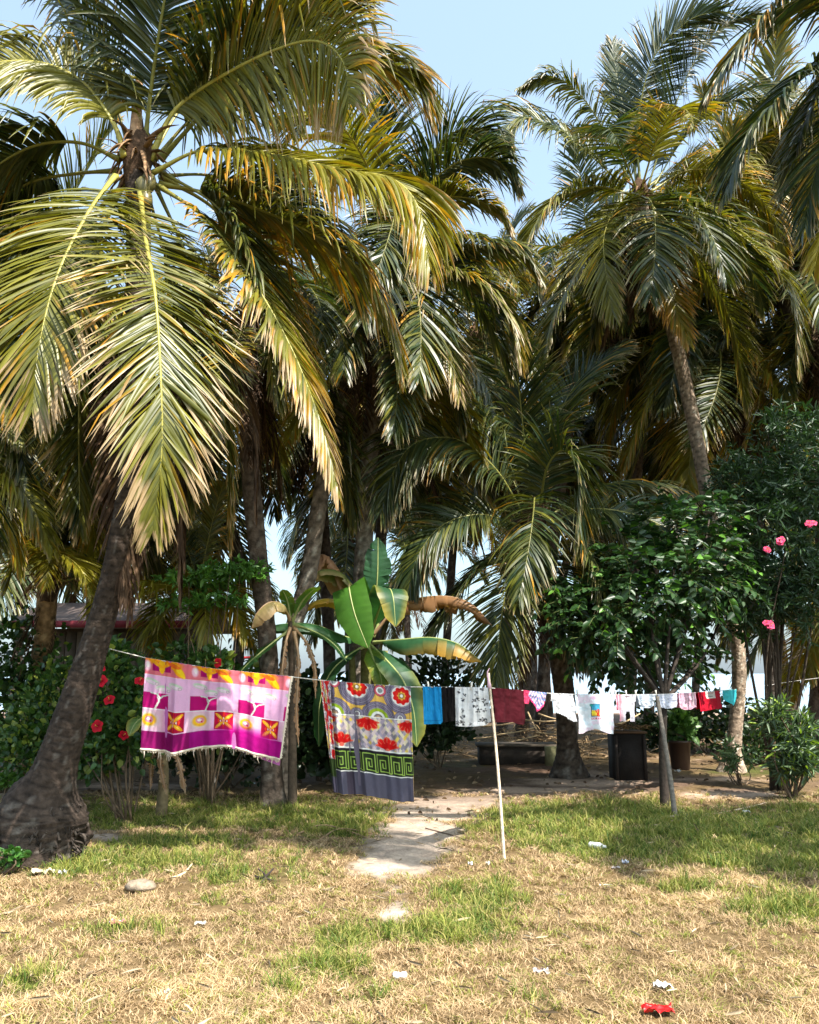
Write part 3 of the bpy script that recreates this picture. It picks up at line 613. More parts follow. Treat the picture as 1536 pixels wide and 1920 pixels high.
# palm beyond the edge on the other side
palm((-150, 760, 8.6), [gp(-260, 9), (-220, 1100, 8.8)], 'palm at the picture edge reaching in with yellow fronds above young palm', n=12, seed=19, sc=.8, yf=.5, dead=4, rad=.12,
     fronds=[([(-120, 780, 8.5), (-60, 820, 8.2), (10, 880, 8.0), (60, 950, 7.9), (95, 1025, 7.9)], dict(yel=.6, droop=1.1, L=.6, pet=.1)),
             ([(-120, 760, 8.5), (-60, 720, 8.2), (0, 740, 8.0), (40, 820, 7.9)], dict(yel=.3, droop=1.2, L=.7, pet=.1))])
# the rest of the grove, further and further back
grove = [
    ((1440, 400, 16.0), [gp(1590, 16.5), (1540, 1000, 16.3)], 'palm with golden fronds crowding the sky behind the tall curved one', .7, 18, .14, 5),
    ((1340, 640, 16.5), [gp(1448, 18), (1440, 1150, 17.5), (1400, 850, 17)], 'shaded palm behind the oleander with a skirt of brown dead leaves', .3, 18, .13, 9),
    ((1530, 560, 15.0), [gp(1600, 16), (1570, 1000, 15.5)], 'dark palm hung with dead brown leaves at the picture edge', .15, 18, .14, 9),
    ((1110, 500, 17.5), [gp(1010, 18.5), (1040, 1000, 17.5)], 'palm whose shaded crown fills the gap above the young dark palm', .2, 18, .13, 7),
    ((890, 640, 18.0), [gp(978, 19.3), (984, 1250, 19.2), (975, 1000, 18.8)], 'palm with an orange lit trunk seen beyond the burgundy cloth', .4, 18, .15, 6),
    ((745, 690, 15.5), [gp(700, 16), (715, 1000, 15.8)], 'palm with bare crown stalks showing under the drooping yellow fronds', .3, 15, .12, 5),
    ((585, 700, 15.0), [gp(625, 15.6), (610, 1050, 15.4)], 'dark palm filling the shade between two straight trunks', .15, 10, .12, 7),
    ((330, 740, 13.5), [gp(428, 14.5), (452, 1120, 14.2), (420, 950, 14)], 'palm with a thin slanting trunk above the low yellow palm', .25, 8, .1, 6),
    ((120, 720, 12.5), [gp(180, 13.3), (170, 1000, 13)], 'shadowy palm hidden behind the big leaning palm', .2, 18, .12, 7),
    ((10, 640, 11.5), [gp(-60, 12), (-30, 1000, 11.8)], 'shadowy palm near the edge beyond the leaning palm', .15, 18, .12, 6),
    ((1240, 760, 20.0), [gp(1215, 21), (1225, 1100, 20.5)], 'deep shaded palm behind the broad leaved tree', .2, 18, .13, 7),
    ((1000, 770, 21.0), [gp(940, 21.5), (955, 1150, 21.2)], 'background palm over the floral cloth', .1, 18, .13, 6),
    ((860, 880, 24.0), [gp(830, 24.5), (838, 1200, 24.2)], 'background palm above the blue cloth', .15, 17, .13, 5),
    ((1390, 880, 23.0), [gp(1468, 22.5), (1462, 1200, 22.8)], 'background palm whose straight dark trunk stands against the water', .2, 17, .15, 5),
    ((1500, 830, 25.0), [gp(1486, 24.5), (1495, 1150, 24.8)], 'second dark palm trunk against the water, behind the oleander', .15, 17, .15, 5),
    ((1100, 900, 27.0), [gp(1028, 27), (1030, 1200, 27)], 'distant palm with a pale pink trunk seen between the washing', .2, 16, .14, 4),
    ((960, 960, 30.0), [gp(998, 29), (998, 1200, 29.5)], 'distant thin dark palm trunk against the water above burgundy cloth', .1, 16, .13, 4),
    ((650, 940, 22.0), [gp(660, 22.5), (655, 1200, 22.3)], 'background palm behind the banana plant', .2, 16, .13, 5),
    ((210, 930, 20.0), [gp(230, 20.5), (222, 1100, 20.3)], 'background palm behind the leaning trunk', .2, 14, .12, 4),
    ((60, 940, 19.0), [gp(20, 19.5), (40, 1150, 19.3)], 'background palm above the young amber trunk palm', .3, 14, .12, 4),
    ((1320, 1000, 27.0), [gp(1300, 27.5), (1310, 1200, 27.3)], 'far palm hidden behind the broad leaved tree', .1, 16, .13, 3),
    ((1560, 1080, 20.0), [gp(1520, 20), (1540, 1200, 20)], 'leaning palm trunk in the corner gap by the water', .1, 14, .14, 3),
    ((760, 1060, 32.0), [gp(770, 32), (765, 1200, 32)], 'far palm in shade behind the banana leaves', .1, 16, .13, 3),
    ((1210, 520, 18.0), [gp(1180, 19), (1190, 1000, 18.6)], 'palm tucked behind the tall curved crown', .3, 16, .13, 8),
]
for k, (cr, tr, lab, yf, n, rad, dd) in enumerate(grove):
    palm(cr, tr, lab, n=n + (7 if cr[1] < 850 or cr[0] > 1000 else -3), seed=30 + k, sc=1.1, yf=yf * 1.15, dead=dd + 3, rad=rad, S=10, step=.12, nuts=2, tint=(.42, .38, .36))

# ------------------------------------------------------------------ leaves and bushes
def leaf_cloud(mb, c, d, size, asp, col, rng, fold=.25, curl=.2):
    n = len(c); d = nrm(d); r = rng.normal(0, 1, (n, 3)); s = nrm(np.cross(d, r)); u = np.cross(s, d)
    u = np.where(u[:, 2:3] < 0, -u, u); sz = (size * rng.uniform(.6, 1.25, n))[:, None]; wd = sz * asp
    b = c; t = c + d * sz - u * sz * curl
    L1 = c + d * sz * .3 - s * wd * .9 + u * wd * fold; L2 = c + d * sz * .68 - s * wd * .75 + u * wd * fold - u * sz * curl * .4
    R1 = c + d * sz * .3 + s * wd * .9 + u * wd * fold; R2 = c + d * sz * .68 + s * wd * .75 + u * wd * fold - u * sz * curl * .4
    V = np.stack([b, L1, L2, t, R2, R1], 1).reshape(-1, 3); o = np.arange(n)[:, None] * 6
    F = np.vstack([np.hstack([o, o + 3, o + 2, o + 1]), np.hstack([o, o + 5, o + 4, o + 3])])
    mb.add(V, F, np.repeat(col, 6, 0))
def cols(n, a, b, rng, y=None, yf=.0):
    t = rng.uniform(0, 1, (n, 1)) ** 1.3; c = np.asarray(a) * (1 - t) + np.asarray(b) * t
    if y is not None: c = np.where(rng.uniform(0, 1, (n, 1)) < yf, np.asarray(y), c)
    return c
def bush(name, label, cat, base, clumps, size, asp, ca, cb, seed, group=None, y=None, yf=0, whorl=0, flowers=(), stems=8, stem_r=.014, stem_c=(.16, .11, .07), whorl_n=7, fname='foliage'):
    "clumps: (centre xyz, radii xyz, count)"
    rng = np.random.default_rng(seed); base = np.asarray(base, float)
    root = thing(name, base, label, cat, group); mb = MB(); sm = MB()
    for (c, r, n) in clumps:
        c = np.asarray(c, float); r = np.asarray(r, float)
        k = n if not whorl else max(n // whorl_n, 1)
        q = nrm(rng.normal(0, 1, (k, 3))) * (rng.uniform(.25, 1, (k, 1)) ** .5) * (1 + .18 * rng.normal(0, 1, (k, 1)))
        p = c + q * r; p[:, 2] = np.maximum(p[:, 2], .05)
        dirs = nrm(q * r / max(r) + np.array([0, 0, .35]) + rng.normal(0, .5, (k, 3)))
        if whorl:
            p2 = np.repeat(p, whorl_n, 0); dd = np.repeat(dirs, whorl_n, 0) * .55 + nrm(rng.normal(0, 1, (len(p2), 3))) * .8
            p2 = p2 + np.repeat(dirs, whorl_n, 0) * rng.uniform(-.06, .06, (len(p2), 1))
            leaf_cloud(mb, p2, dd, size, asp, cols(len(p2), ca, cb, rng, y, yf), rng)
        else: leaf_cloud(mb, p, dirs, size, asp, cols(k, ca, cb, rng, y, yf), rng)
        for j in range(max(2, int(stems * n / sum(x[2] for x in clumps)))):
            e = c + nrm(rng.normal(0, 1, 3)) * r * .75; e[2] = max(e[2], .15); m = (base + e) / 2 + rng.normal(0, .08, 3); m[2] = max(m[2], .1)
            st0 = base + np.array([rng.normal(0, .05), rng.normal(0, .04), -.04])
            V, F = tube(spline([st0, m, e], 9), np.linspace(stem_r, stem_r * .3, 9), 6); sm.add(V, F, np.array(stem_c) * rng.uniform(.7, 1.3))
    f = mb.build(fname, M['broad'], root, origin=base); f['kind'] = 'stuff'
    sm.build('branches', M['stem'], root, origin=base)
    return root, base
FL = {}
def flower_mesh(col, r):
    key = (tuple(col), r)
    if key in FL: return FL[key]
    mb = MB(); rng = np.random.default_rng(3)
    for k in range(5):
        a = k * 2 * np.pi / 5; d = np.array([math.cos(a), math.sin(a)]); s = np.array([-d[1], d[0]])
        uu = np.linspace(0, 1, 5); prof = [.12, .55, .95, .85, .3]
        V = []
        for i_, u in enumerate(uu):
            for sg in (-1, 0, 1):
                q = d * u * r + s * sg * prof[i_] * r * .55; V.append([q[0], q[1], .25 * r * math.sin(u * 2.4) + (.1 * r * abs(sg)) + .04 * r * math.sin(u * 20 + k)])
        F = [[i_ * 3 + j, i_ * 3 + j + 1, i_ * 3 + j + 4, i_ * 3 + j + 3] for i_ in range(4) for j in range(2)]
        shade = np.repeat(np.linspace(.6, 1.1, 5), 3)[:, None]; mb.add(V, np.array(F), np.asarray(col) * shade)
    V, F = tube([(0, 0, 0), (0, 0, r * .5), (r * .1, 0, r * .95)], [r * .05, r * .05, r * .09], 6); mb.add(V, F, (.8, .5, .08))
    me = npmesh('flower', np.concatenate(mb.V), [np.concatenate(f) for f in mb.F.values() if f], np.concatenate(mb.C)); me.materials.append(M['flower']); FL[key] = me
    return me
def put_flowers(root, base, L, col, r, seed, name='flower'):
    rng = random.Random(seed)
    for q in L:
        o = link(name, flower_mesh(col, r), None, root, tuple(P(*q) - base)); o.rotation_euler = (R(65) + rng.uniform(-.4, .4), rng.uniform(-.5, .5), rng.uniform(-.5, .5)); s = rng.uniform(.85, 1.15); o.scale = (s, s, s)
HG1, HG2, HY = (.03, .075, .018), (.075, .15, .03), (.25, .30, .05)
def cl(px, py, Y, rx, ry, rz, n): return (P(px, py, Y), (rx, ry, rz), n)
def gpt(px, Y): v = P(px, 1400, Y); return np.array([v[0], Y, 0.])
RED = (.72, .01, .03); PINK = (.85, .09, .22)
root, b = bush('hibiscus_bush', 'tall hibiscus bush with red flowers between leaning trunk and pink blanket', 'shrub', gpt(243, 9.3),
     [cl(205, 1290, 9.3, .38, .35, .5, 750), cl(235, 1370, 9.2, .42, .35, .35, 800), cl(170, 1400, 9.4, .4, .35, .35, 700), cl(262, 1330, 9.4, .3, .3, .4, 500), cl(215, 1235, 9.3, .2, .2, .2, 160)],
     .085, .42, HG1, HG2, 41, 'hibiscus hedge', HY, .12, stems=16)
put_flowers(root, b, [(187, 1255, 8.85), (190, 1278, 8.82), (206, 1314, 8.9), (184, 1362, 8.85), (231, 1380, 8.85), (262, 1279, 8.95)], RED, .065, 1)
root, b = bush('hibiscus_bush', 'hibiscus bush with yellow green leaves behind the leaning palm foot', 'shrub', gpt(85, 10.8),
     [cl(100, 1350, 10.8, .6, .4, .5, 900), cl(60, 1400, 10.6, .6, .4, .3, 700), cl(110, 1290, 10.9, .3, .3, .4, 350)], .09, .42, HG1, HG2, 42, 'hibiscus hedge', HY, .25)
bush('hibiscus_bush', 'dense dark hibiscus bush at the picture edge below young palms', 'shrub', gpt(-20, 11.5),
     [cl(0, 1330, 11.5, .9, .5, .7, 1500), cl(20, 1230, 11.8, .7, .5, .6, 900)], .1, .42, (.02, .05, .012), HG2, 43, 'hibiscus hedge', HY, .06)
root, b = bush('hibiscus_bush', 'hibiscus bush showing one red flower above the pink blanket', 'shrub', gpt(395, 10.6),
     [cl(395, 1310, 10.6, .8, .4, .55, 1300), cl(340, 1235, 10.3, .35, .3, .22, 250), cl(398, 1235, 10.0, .22, .2, .12, 160)], .09, .42, HG1, HG2, 44, 'hibiscus hedge', HY, .15)
put_flowers(root, b, [(410, 1243, 9.8)], RED, .07, 2)
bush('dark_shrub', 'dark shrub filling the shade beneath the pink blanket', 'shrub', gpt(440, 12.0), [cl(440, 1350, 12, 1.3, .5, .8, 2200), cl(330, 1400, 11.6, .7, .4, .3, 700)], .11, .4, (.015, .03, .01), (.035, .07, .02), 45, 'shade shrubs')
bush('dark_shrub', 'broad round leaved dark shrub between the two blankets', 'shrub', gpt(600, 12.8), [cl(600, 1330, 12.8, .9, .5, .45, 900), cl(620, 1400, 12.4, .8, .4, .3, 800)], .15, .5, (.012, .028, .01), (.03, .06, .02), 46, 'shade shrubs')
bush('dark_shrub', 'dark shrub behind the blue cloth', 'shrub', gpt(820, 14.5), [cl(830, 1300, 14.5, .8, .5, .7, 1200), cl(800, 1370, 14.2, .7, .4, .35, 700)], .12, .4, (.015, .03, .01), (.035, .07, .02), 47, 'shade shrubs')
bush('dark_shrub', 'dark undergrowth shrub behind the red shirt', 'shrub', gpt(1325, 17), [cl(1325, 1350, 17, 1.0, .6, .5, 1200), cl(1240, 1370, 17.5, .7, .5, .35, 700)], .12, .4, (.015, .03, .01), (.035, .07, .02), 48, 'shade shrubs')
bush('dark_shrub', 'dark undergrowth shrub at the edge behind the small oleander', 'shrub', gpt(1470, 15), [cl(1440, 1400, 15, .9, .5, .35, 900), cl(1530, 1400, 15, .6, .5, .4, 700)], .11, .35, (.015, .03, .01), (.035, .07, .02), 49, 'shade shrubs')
# small tree with fine ferny leaves over the low palm
rngt = np.random.default_rng(8)
bush('feathery_tree', 'bright green feathery leaved sapling above the low yellow palm', 'tree', gpt(400, 10.2),
     [(P(380, 1085, 10.2), (.5, .4, .13), 600), (P(440, 1070, 10.0), (.4, .35, .1), 600), (P(350, 1130, 10.1), (.4, .3, .09), 200), (P(420, 1125, 10.1), (.45, .3, .1), 200)], .1, .2, (.05, .13, .02), (.12, .28, .04), 51, whorl=1, whorl_n=9)
# broad-leaved dark tree
def pin_tree(name, label, base, clumps, seed, trunk_r=.07, size=.125):
    rng = np.random.default_rng(seed); base = np.asarray(base, float); root = thing(name, base, label, 'tree'); tr = MB(); fo = MB()
    top = np.mean([np.asarray(c[0]) for c in clumps], 0); fork = base * .55 + top * .45; fork[:2] = base[:2] + .1
    V, F = tube(spline([base - [0, 0, .06], base + [.02, 0, .7], fork], 14), np.linspace(trunk_r * 1.5, trunk_r, 14), 12); tr.add(V, F, (.05, .038, .03))
    for c, r, n in clumps:
        c = np.asarray(c); V, F = tube(spline([fork, (fork + c) / 2 + rng.normal(0, .1, 3), c], 9), np.linspace(trunk_r * .7, .012, 9), 7); tr.add(V, F, (.05, .038, .03))
        for k in range(int(n * 1.05)):
            q = nrm(rng.normal(0, 1, 3)) * rng.uniform(.3, 1) ** .5 * np.asarray(r); p = c + q
            d = nrm(q + rng.normal(0, .35, 3) * max(r) + np.array([0, 0, .1])); l = rng.uniform(.3, .5)
            rc = spline([p, p + d * l * .5, p + d * l - np.array([0, 0, .10])], 6); T, N, B = frames(rc)
            V, F = tube(rc, .005, 4); tr.add(V, F, (.08, .10, .03))
            for i_ in range(1, 6):
                for sg in (-1, 1):
                    dd = T[i_] * .55 + B[i_] * sg * .8 + np.array([0, 0, -.15]); colr = cols(1, (.012, .032, .010), (.038, .095, .022), rng, (.12, .28, .035), .08)
                    leaf_cloud(fo, rc[i_][None], dd[None], size, .3, colr, rng, curl=.25)
    f = fo.build('foliage', M['broad'], root, origin=base); f['kind'] = 'stuff'; tr.build('trunk', M['stem'], root, origin=base)
pin_tree('broad_leaved_tree', 'small dark green broad leaved tree standing over the line props', gpt(1240, 10.4),
     [(P(1230, 1100, 10.8), (.7, .6, .5), 110), (P(1130, 1150, 10.8), (.6, .5, .45), 90), (P(1310, 1060, 11.0), (.5, .5, .45), 80), (P(1190, 1215, 11.6), (.8, .5, .38), 100), (P(1310, 1150, 12.8), (.65, .45, .42), 90), (P(1270, 990, 11.0), (.4, .4, .3), 45), (P(1250, 1240, 13.6), (.8, .3, .22), 50), (P(1070, 1120, 11.2), (.35, .3, .2), 26), (P(1365, 1130, 12.6), (.4, .3, .3), 34), (P(1180, 1030, 11.2), (.35, .3, .25), 28), (P(1330, 975, 11.2), (.3, .3, .2), 22)], 60, trunk_r=.042)
# oleanders
OL1, OL2 = (.022, .05, .02), (.06, .11, .05)
root, b = bush('oleander_bush', 'towering dark oleander bush with scattered pink flowers', 'shrub', gpt(1450, 11.6),
     [(P(1450, 1000, 11.6), (.85, .7, .9), 3400), (P(1530, 900, 11.8), (.7, .6, .7), 2000), (P(1400, 900, 12.0), (.55, .6, .5), 1200), (P(1420, 1120, 11.6), (.5, .5, .5), 1200), (P(1530, 1120, 11.4), (.5, .6, .6), 1500), (P(1480, 800, 12.2), (.5, .5, .35), 900)], .16, .11, OL1, OL2, 52, whorl=1, stems=9, stem_r=.026, stem_c=(.07, .05, .035))
for q in [(1465, 1014, 10.75), (1436, 1031, 10.8), (1521, 985, 10.7), (1441, 1172, 10.9)]:
    rr = random.Random(q[0])
    put_flowers(root, b, [(q[0] + rr.uniform(-6, 6), q[1] + rr.uniform(-4, 4), q[2]) for _ in range(4)], PINK, .045, q[0])
bush('oleander_bush', 'small leafy oleander with pale glossy leaves on the sunny grass', 'shrub', gpt(1478, 10.9),
     [(P(1450, 1345, 10.9), (.2, .22, .22), 420), (P(1490, 1390, 10.8), (.22, .22, .22), 520), (P(1502, 1425, 10.7), (.18, .2, .16), 420), (P(1470, 1440, 10.9), (.16, .18, .14), 220), (P(1505, 1360, 10.9), (.12, .14, .12), 160)], .15, .11, (.05, .085, .04), (.13, .19, .09), 53, whorl=1, y=(.3, .42, .05), yf=.12, stems=12, stem_r=.016)
bush('weed_clump', 'sprig of narrow leaves sprawling at the foot of the pale trunk', 'plant', gpt(1385, 12.2), [(P(1385, 1428, 12.2), (.35, .2, .1), 160), (P(1372, 1412, 12.1), (.1, .1, .12), 60)], .14, .12, (.06, .12, .05), (.2, .28, .12), 54, whorl=1)
bush('weed_clump', 'bright low weeds beside the leaning palm foot', 'plant', gpt(30, 10.6), [(P(20, 1465, 10.9), (.7, .25, .08), 900)], .07, .4, (.06, .14, .02), (.15, .28, .05), 55)
bush('weed_clump', 'small green weeds hugging the swollen palm foot', 'plant', gpt(12, 6.9), [(P(12, 1608, 6.9), (.16, .1, .06), 90)], .07, .4, (.04, .12, .02), (.08, .2, .04), 56)
# sapling stem with a flower against the water
root, b = bush('oleander_sapling', 'thin bare oleander stem topped by one pink flower against the water', 'shrub', gpt(1452, 12.2), [(P(1442, 1195, 12.2), (.1, .1, .08), 60)], .12, .13, OL1, OL2, 57, whorl=1, stems=2, stem_r=.04)

# ------------------------------------------------------------------ bananas
def banana_leaf(root, b, ctrl, wid, col, tip, seed, tear=.4, roll=0., fold=.5, droopy=0., label=None, name='leaf', edge=None):
    rng = np.random.default_rng(seed); n = 60; Pt = spline(pts(ctrl), n); N0 = None
    T, N, B = frames(Pt)
    if roll: N, B = N * math.cos(roll) + B * math.sin(roll), B * math.cos(roll) - N * math.sin(roll)
    v = np.linspace(0, 1, n); hw = wid * np.interp(v, [0, .10, .16, .35, .7, .9, 1], [0.0, 0.0, .35, .95, 1, .62, .04])
    mb = MB(); A = 7; cc = np.asarray(col); tt = np.asarray(tip)
    for sg in (-1, 1):
        # blade in strips, some torn apart
        cuts = np.sort(np.unique(np.concatenate([[7, n - 1], rng.integers(9, n - 2, int(22 * tear))])))
        for a_, e_ in zip(cuts[:-1], cuts[1:]):
            if e_ - a_ < 1: continue
            idx = np.arange(a_, e_ + 1); sag = rng.normal(0, .12) * tear + droopy * rng.uniform(.7, 1.3); ln = 1 - rng.uniform(0, .25) * tear
            u = np.linspace(0, 1, A); gap = (np.abs(np.linspace(-1, 1, len(idx)))[:, None] ** 3) * u * .10 * tear
            W = hw[idx][:, None] * u * ln * (1 - gap)
            ang = fold * (1 - u) * .5 - sag * u * 2
            V = Pt[idx][:, None] + B[idx][:, None] * (sg * W * np.cos(ang * .6))[..., None] + N[idx][:, None] * (W * np.sin(ang) * .8 + .004 * np.sin(idx * 1.9)[:, None] * u)[..., None] + T[idx][:, None] * (W * .25)[..., None]
            V[..., 2] -= droopy * (W ** 2) * 1.2
            k = len(idx); i_, j_ = np.meshgrid(np.arange(k - 1), np.arange(A - 1), indexing='ij')
            F = np.stack([i_ * A + j_, i_ * A + j_ + 1, (i_ + 1) * A + j_ + 1, (i_ + 1) * A + j_], -1).reshape(-1, 4)
            m = np.clip((v[idx] - .45)[:, None] * 1.2 + (u - .6) * 1.1 + rng.normal(0, .15), 0, 1)[..., None]
            base = cc * (.85 + .3 * rng.uniform()) * (1 + .04 * np.sin(idx * 2.7))[:, None, None]
            Cc = base * (1 - m) + tt * m if edge is None else base * (1 - np.clip(m + edge * (sg > 0), 0, 1)) + tt * np.clip(m + edge * (sg > 0), 0, 1)
            mb.add(V.reshape(-1, 3), F, Cc.reshape(-1, 3))
    o = mb.build(name, M['banana'], root, origin=b)
    r = MB(); V, F = tube(Pt, np.interp(v, [0, .15, 1], [.03, .018, .004]), 6); r.add(V - b, F, (.30, .34, .12) if cc[1] > cc[0] else (.35, .22, .12)); r.build('midrib', M['midrib'], o)
    if label: o['label'] = label
    return o
BG, BG2, BY, BB, BO = (.05, .15, .035), (.03, .10, .04), (.45, .34, .05), (.36, .19, .10), (.55, .28, .03)
b = gpt(690, 11.4); root = thing('banana_plant', b, 'banana plant with big torn green and yellow leaves behind the grey patterned cloth', 'banana plant', 'banana plants')
mb = MB()
for (x0, x1, y1, r) in ((690, 686, 1180, .13), (672, 660, 1230, .08), (712, 722, 1220, .08)):
    g = gpt(x0, 11.4); V, F = tube(spline([g - [0, 0, .05], (g + P(x1, y1, 11.2)) / 2, P(x1, y1, 11.2)], 20), np.linspace(r, r * .5, 20), 12); mb.add(V, F, (.16, .15, .06))
mb.build('stem', M['stem'], root, origin=b)
BL = [
    ([(692, 1195, 11.30), (703, 1130, 11.10), (708, 1075, 11.00), (709, 1008, 11.00)], .19, BG2, BG2, 1, .7, 0, {}),
    ([(690, 1190, 11.30), (672, 1140, 10.90), (655, 1100, 10.70), (665, 1150, 10.50), (690, 1215, 10.40)], .22, (.06, .17, .018), (.07, .18, .018), 2, .15, .5, {}),
    ([(695, 1190, 11.30), (712, 1140, 10.90), (728, 1105, 10.70), (737, 1120, 10.50), (742, 1175, 10.45)], .2, BG2, BY, 3, .3, 0, {}),
    ([(688, 1200, 11.30), (650, 1195, 10.90), (590, 1172, 10.70), (535, 1170, 10.60), (482, 1180, 10.50)], .15, (.045, .14, .045), (.04, .12, .035), 4, .25, 0, dict(droopy=.5)),
    ([(700, 1205, 11.30), (750, 1200, 10.90), (810, 1196, 10.70), (860, 1208, 10.60), (903, 1240, 10.50)], .22, BG2, BO, 5, .5, 0, dict(droopy=.7, edge=.0)),
    ([(700, 1190, 11.40), (750, 1135, 11.30), (820, 1118, 11.20), (880, 1130, 11.10), (922, 1172, 11.10)], .22, (.30, .15, .06), (.34, .17, .07), 6, 1.2, 0, dict(droopy=1.3)),
    ([(685, 1195, 11.40), (655, 1120, 11.30), (628, 1060, 11.20), (600, 1040, 11.10), (590, 1075, 11.00)], .2, BB, (.5, .26, .14), 7, 1.3, .3, dict(droopy=.9)),
    ([(685, 1190, 11.40), (665, 1110, 11.20), (635, 1075, 11.10), (600, 1070, 10.90), (575, 1095, 10.90)], .15, (.2, .24, .07), (.5, .3, .16), 8, .8, 0, dict(droopy=.8)),
    ([(690, 1205, 11.20), (722, 1235, 10.80), (755, 1275, 10.60), (775, 1330, 10.55), (782, 1400, 10.55)], .2, BG2, (.2, .2, .04), 9, .2, .2, {}),
    ([(690, 1210, 11.20), (660, 1225, 10.90), (620, 1262, 10.80), (600, 1320, 10.75), (598, 1400, 10.75)], .17, (.03, .08, .03), BG2, 10, .3, 0, {}),
    ([(688, 1190, 11.30), (660, 1150, 11.10), (625, 1125, 11.00), (590, 1128, 10.90), (560, 1150, 10.90)], .1, (.4, .32, .05), BO, 11, .8, 0, dict(droopy=.8)),
    ([(700, 1195, 11.50), (730, 1120, 11.60), (760, 1070, 11.70), (790, 1075, 11.70), (810, 1120, 11.70)], .2, BG2, BG2, 12, .5, 0, {}),
    ([(690, 1210, 11.10), (700, 1235, 10.80), (712, 1260, 10.70), (718, 1300, 10.70)], .12, (.12, .2, .03), BY, 13, .4, .4, {}),
]
for (c_, wd, col, tip, sd, tear, roll, kw) in BL: banana_leaf(root, b, c_, wd * 1.13, col, tip, 500 + sd, tear * .6, roll, **kw)
b = gpt(552, 10.2); root = thing('banana_plant', b, 'smaller banana plant with dried hanging leaves between the two blankets', 'banana plant', 'banana plants')
mb = MB(); g = b; V, F = tube(spline([g - [0, 0, .05], P(548, 1300, 10.2), P(545, 1160, 10.2)], 20), np.linspace(.06, .035, 20), 12); mb.add(V, F, (.09, .065, .045)); mb.build('stem', M['stem'], root, origin=b)
for (c_, wd, col, tip, sd, tear, roll, kw) in [
    ([(545, 1165, 10.2), (530, 1135, 10.0), (505, 1130, 9.8), (482, 1150, 9.7), (472, 1178, 9.7)], .17, (.5, .38, .16), (.6, .36, .2), 21, .3, 0, dict(droopy=.6)),
    ([(545, 1165, 10.2), (540, 1130, 10.1), (530, 1105, 10.0)], .1, (.1, .2, .03), (.2, .25, .03), 22, .3, 0, {}),
    ([(548, 1165, 10.2), (565, 1130, 10.1), (585, 1108, 10.0), (600, 1100, 9.9)], .1, (.09, .2, .03), (.2, .25, .03), 23, .3, 0, {}),
    ([(545, 1175, 10.2), (535, 1210, 10.0), (528, 1270, 9.9), (526, 1330, 9.9)], .05, BB, (.35, .2, .11), 24, 2.2, 0, dict(droopy=.3)),
    ([(550, 1175, 10.2), (575, 1205, 10.0), (590, 1250, 9.9), (592, 1310, 9.9)], .055, BB, (.35, .2, .11), 25, 2.2, .4, dict(droopy=.3)),
    ([(550, 1170, 10.2), (600, 1190, 10.0), (630, 1212, 9.9), (650, 1240, 9.9)], .12, (.03, .08, .02), BG2, 26, .4, 0, {}),
    ([(545, 1180, 10.2), (500, 1215, 10.0), (460, 1250, 9.9), (430, 1290, 9.9)], .14, (.05, .12, .03), BG2, 27, .4, 0, {}),
    ([(552, 1185, 10.1), (560, 1240, 9.9), (556, 1330, 9.85), (560, 1400, 9.85)], .05, BB, (.3, .17, .1), 28, 2.2, 0, {})]:
    banana_leaf(root, b, c_, wd, col, tip, 500 + sd, tear, roll, **kw)
b = gpt(310, 9.6); root = thing('banana_plant', b, 'young banana stump with shaggy dry leaves under the pink blanket', 'banana plant', 'banana plants')
mb = MB(); V, F = tube(spline([b - [0, 0, .05], b + [0, 0, .5], P(300, 1360, 9.6)], 14), np.linspace(.07, .04, 14), 10); mb.add(V, F, (.2, .15, .08)); mb.build('stem', M['stem'], root, origin=b)
for (c_, wd, col, tip, sd, tear, roll, kw) in [
    ([(305, 1385, 9.5), (325, 1405, 9.3), (338, 1440, 9.2), (348, 1490, 9.2)], .06, BB, (.42, .32, .22), 31, 2.2, .3, {}),
    ([(300, 1380, 9.5), (300, 1430, 9.35), (312, 1490, 9.3)], .055, BB, (.35, .25, .15), 32, 2.2, 0, {}),
    ([(298, 1360, 9.4), (275, 1345, 9.0), (255, 1355, 8.7), (242, 1380, 8.6)], .12, (.16, .26, .08), BY, 33, .2, 0, {}),
    ([(296, 1380, 9.6), (285, 1420, 9.5), (282, 1480, 9.4)], .05, BB, (.35, .2, .12), 34, 2.2, 0, {})]:
    banana_leaf(root, b, c_, wd, col, tip, 500 + sd, tear, roll, **kw)

# ------------------------------------------------------------------ shed and far things
b = P(200, 1300, 17.0); b[2] = 0
root = thing('shed', b, 'brown shed with a dark red edged roof behind the leaning palm', 'shed')
x0, x1 = P(60, 1200, 17)[0], P(345, 1200, 17)[0]; zt = P(200, 1178, 17)[2]
mb = MB(); V, F = box(((x0 + x1) / 2, 18.2, zt / 2), (x1 - x0, 2.2, zt)); mb.add(V, F, (.10, .07, .05)); mb.build('wall', M['paint'], root, origin=b, smooth=False)
nb = 14
for k in range(nb):
    xx = x0 + (k + .5) * (x1 - x0) / nb; V, F = box((0, 0, zt / 2 - .02), ((x1 - x0) / nb * .93, .04, zt - .1)); mb = MB(); mb.add(V, F, np.array([.13, .095, .065]) * random.uniform(.7, 1.3)); mb.build('board', M['paint'], root, smooth=False, loc=(xx - b[0], 17.075 - b[1], 0))
mb = MB(); zr = P(130, 1158, 17)[2]
V = np.array([[x0 - .4, 16.6, zt + .02], [x1 + .4, 16.6, zt + .02], [x1 + .4, 18.3, zr + .35], [x0 - .4, 18.3, zr + .35], [x0 - .4, 20, zt + .02], [x1 + .4, 20, zt + .02]])
V2 = V + [0, 0, .07]; VV = np.vstack([V, V2])
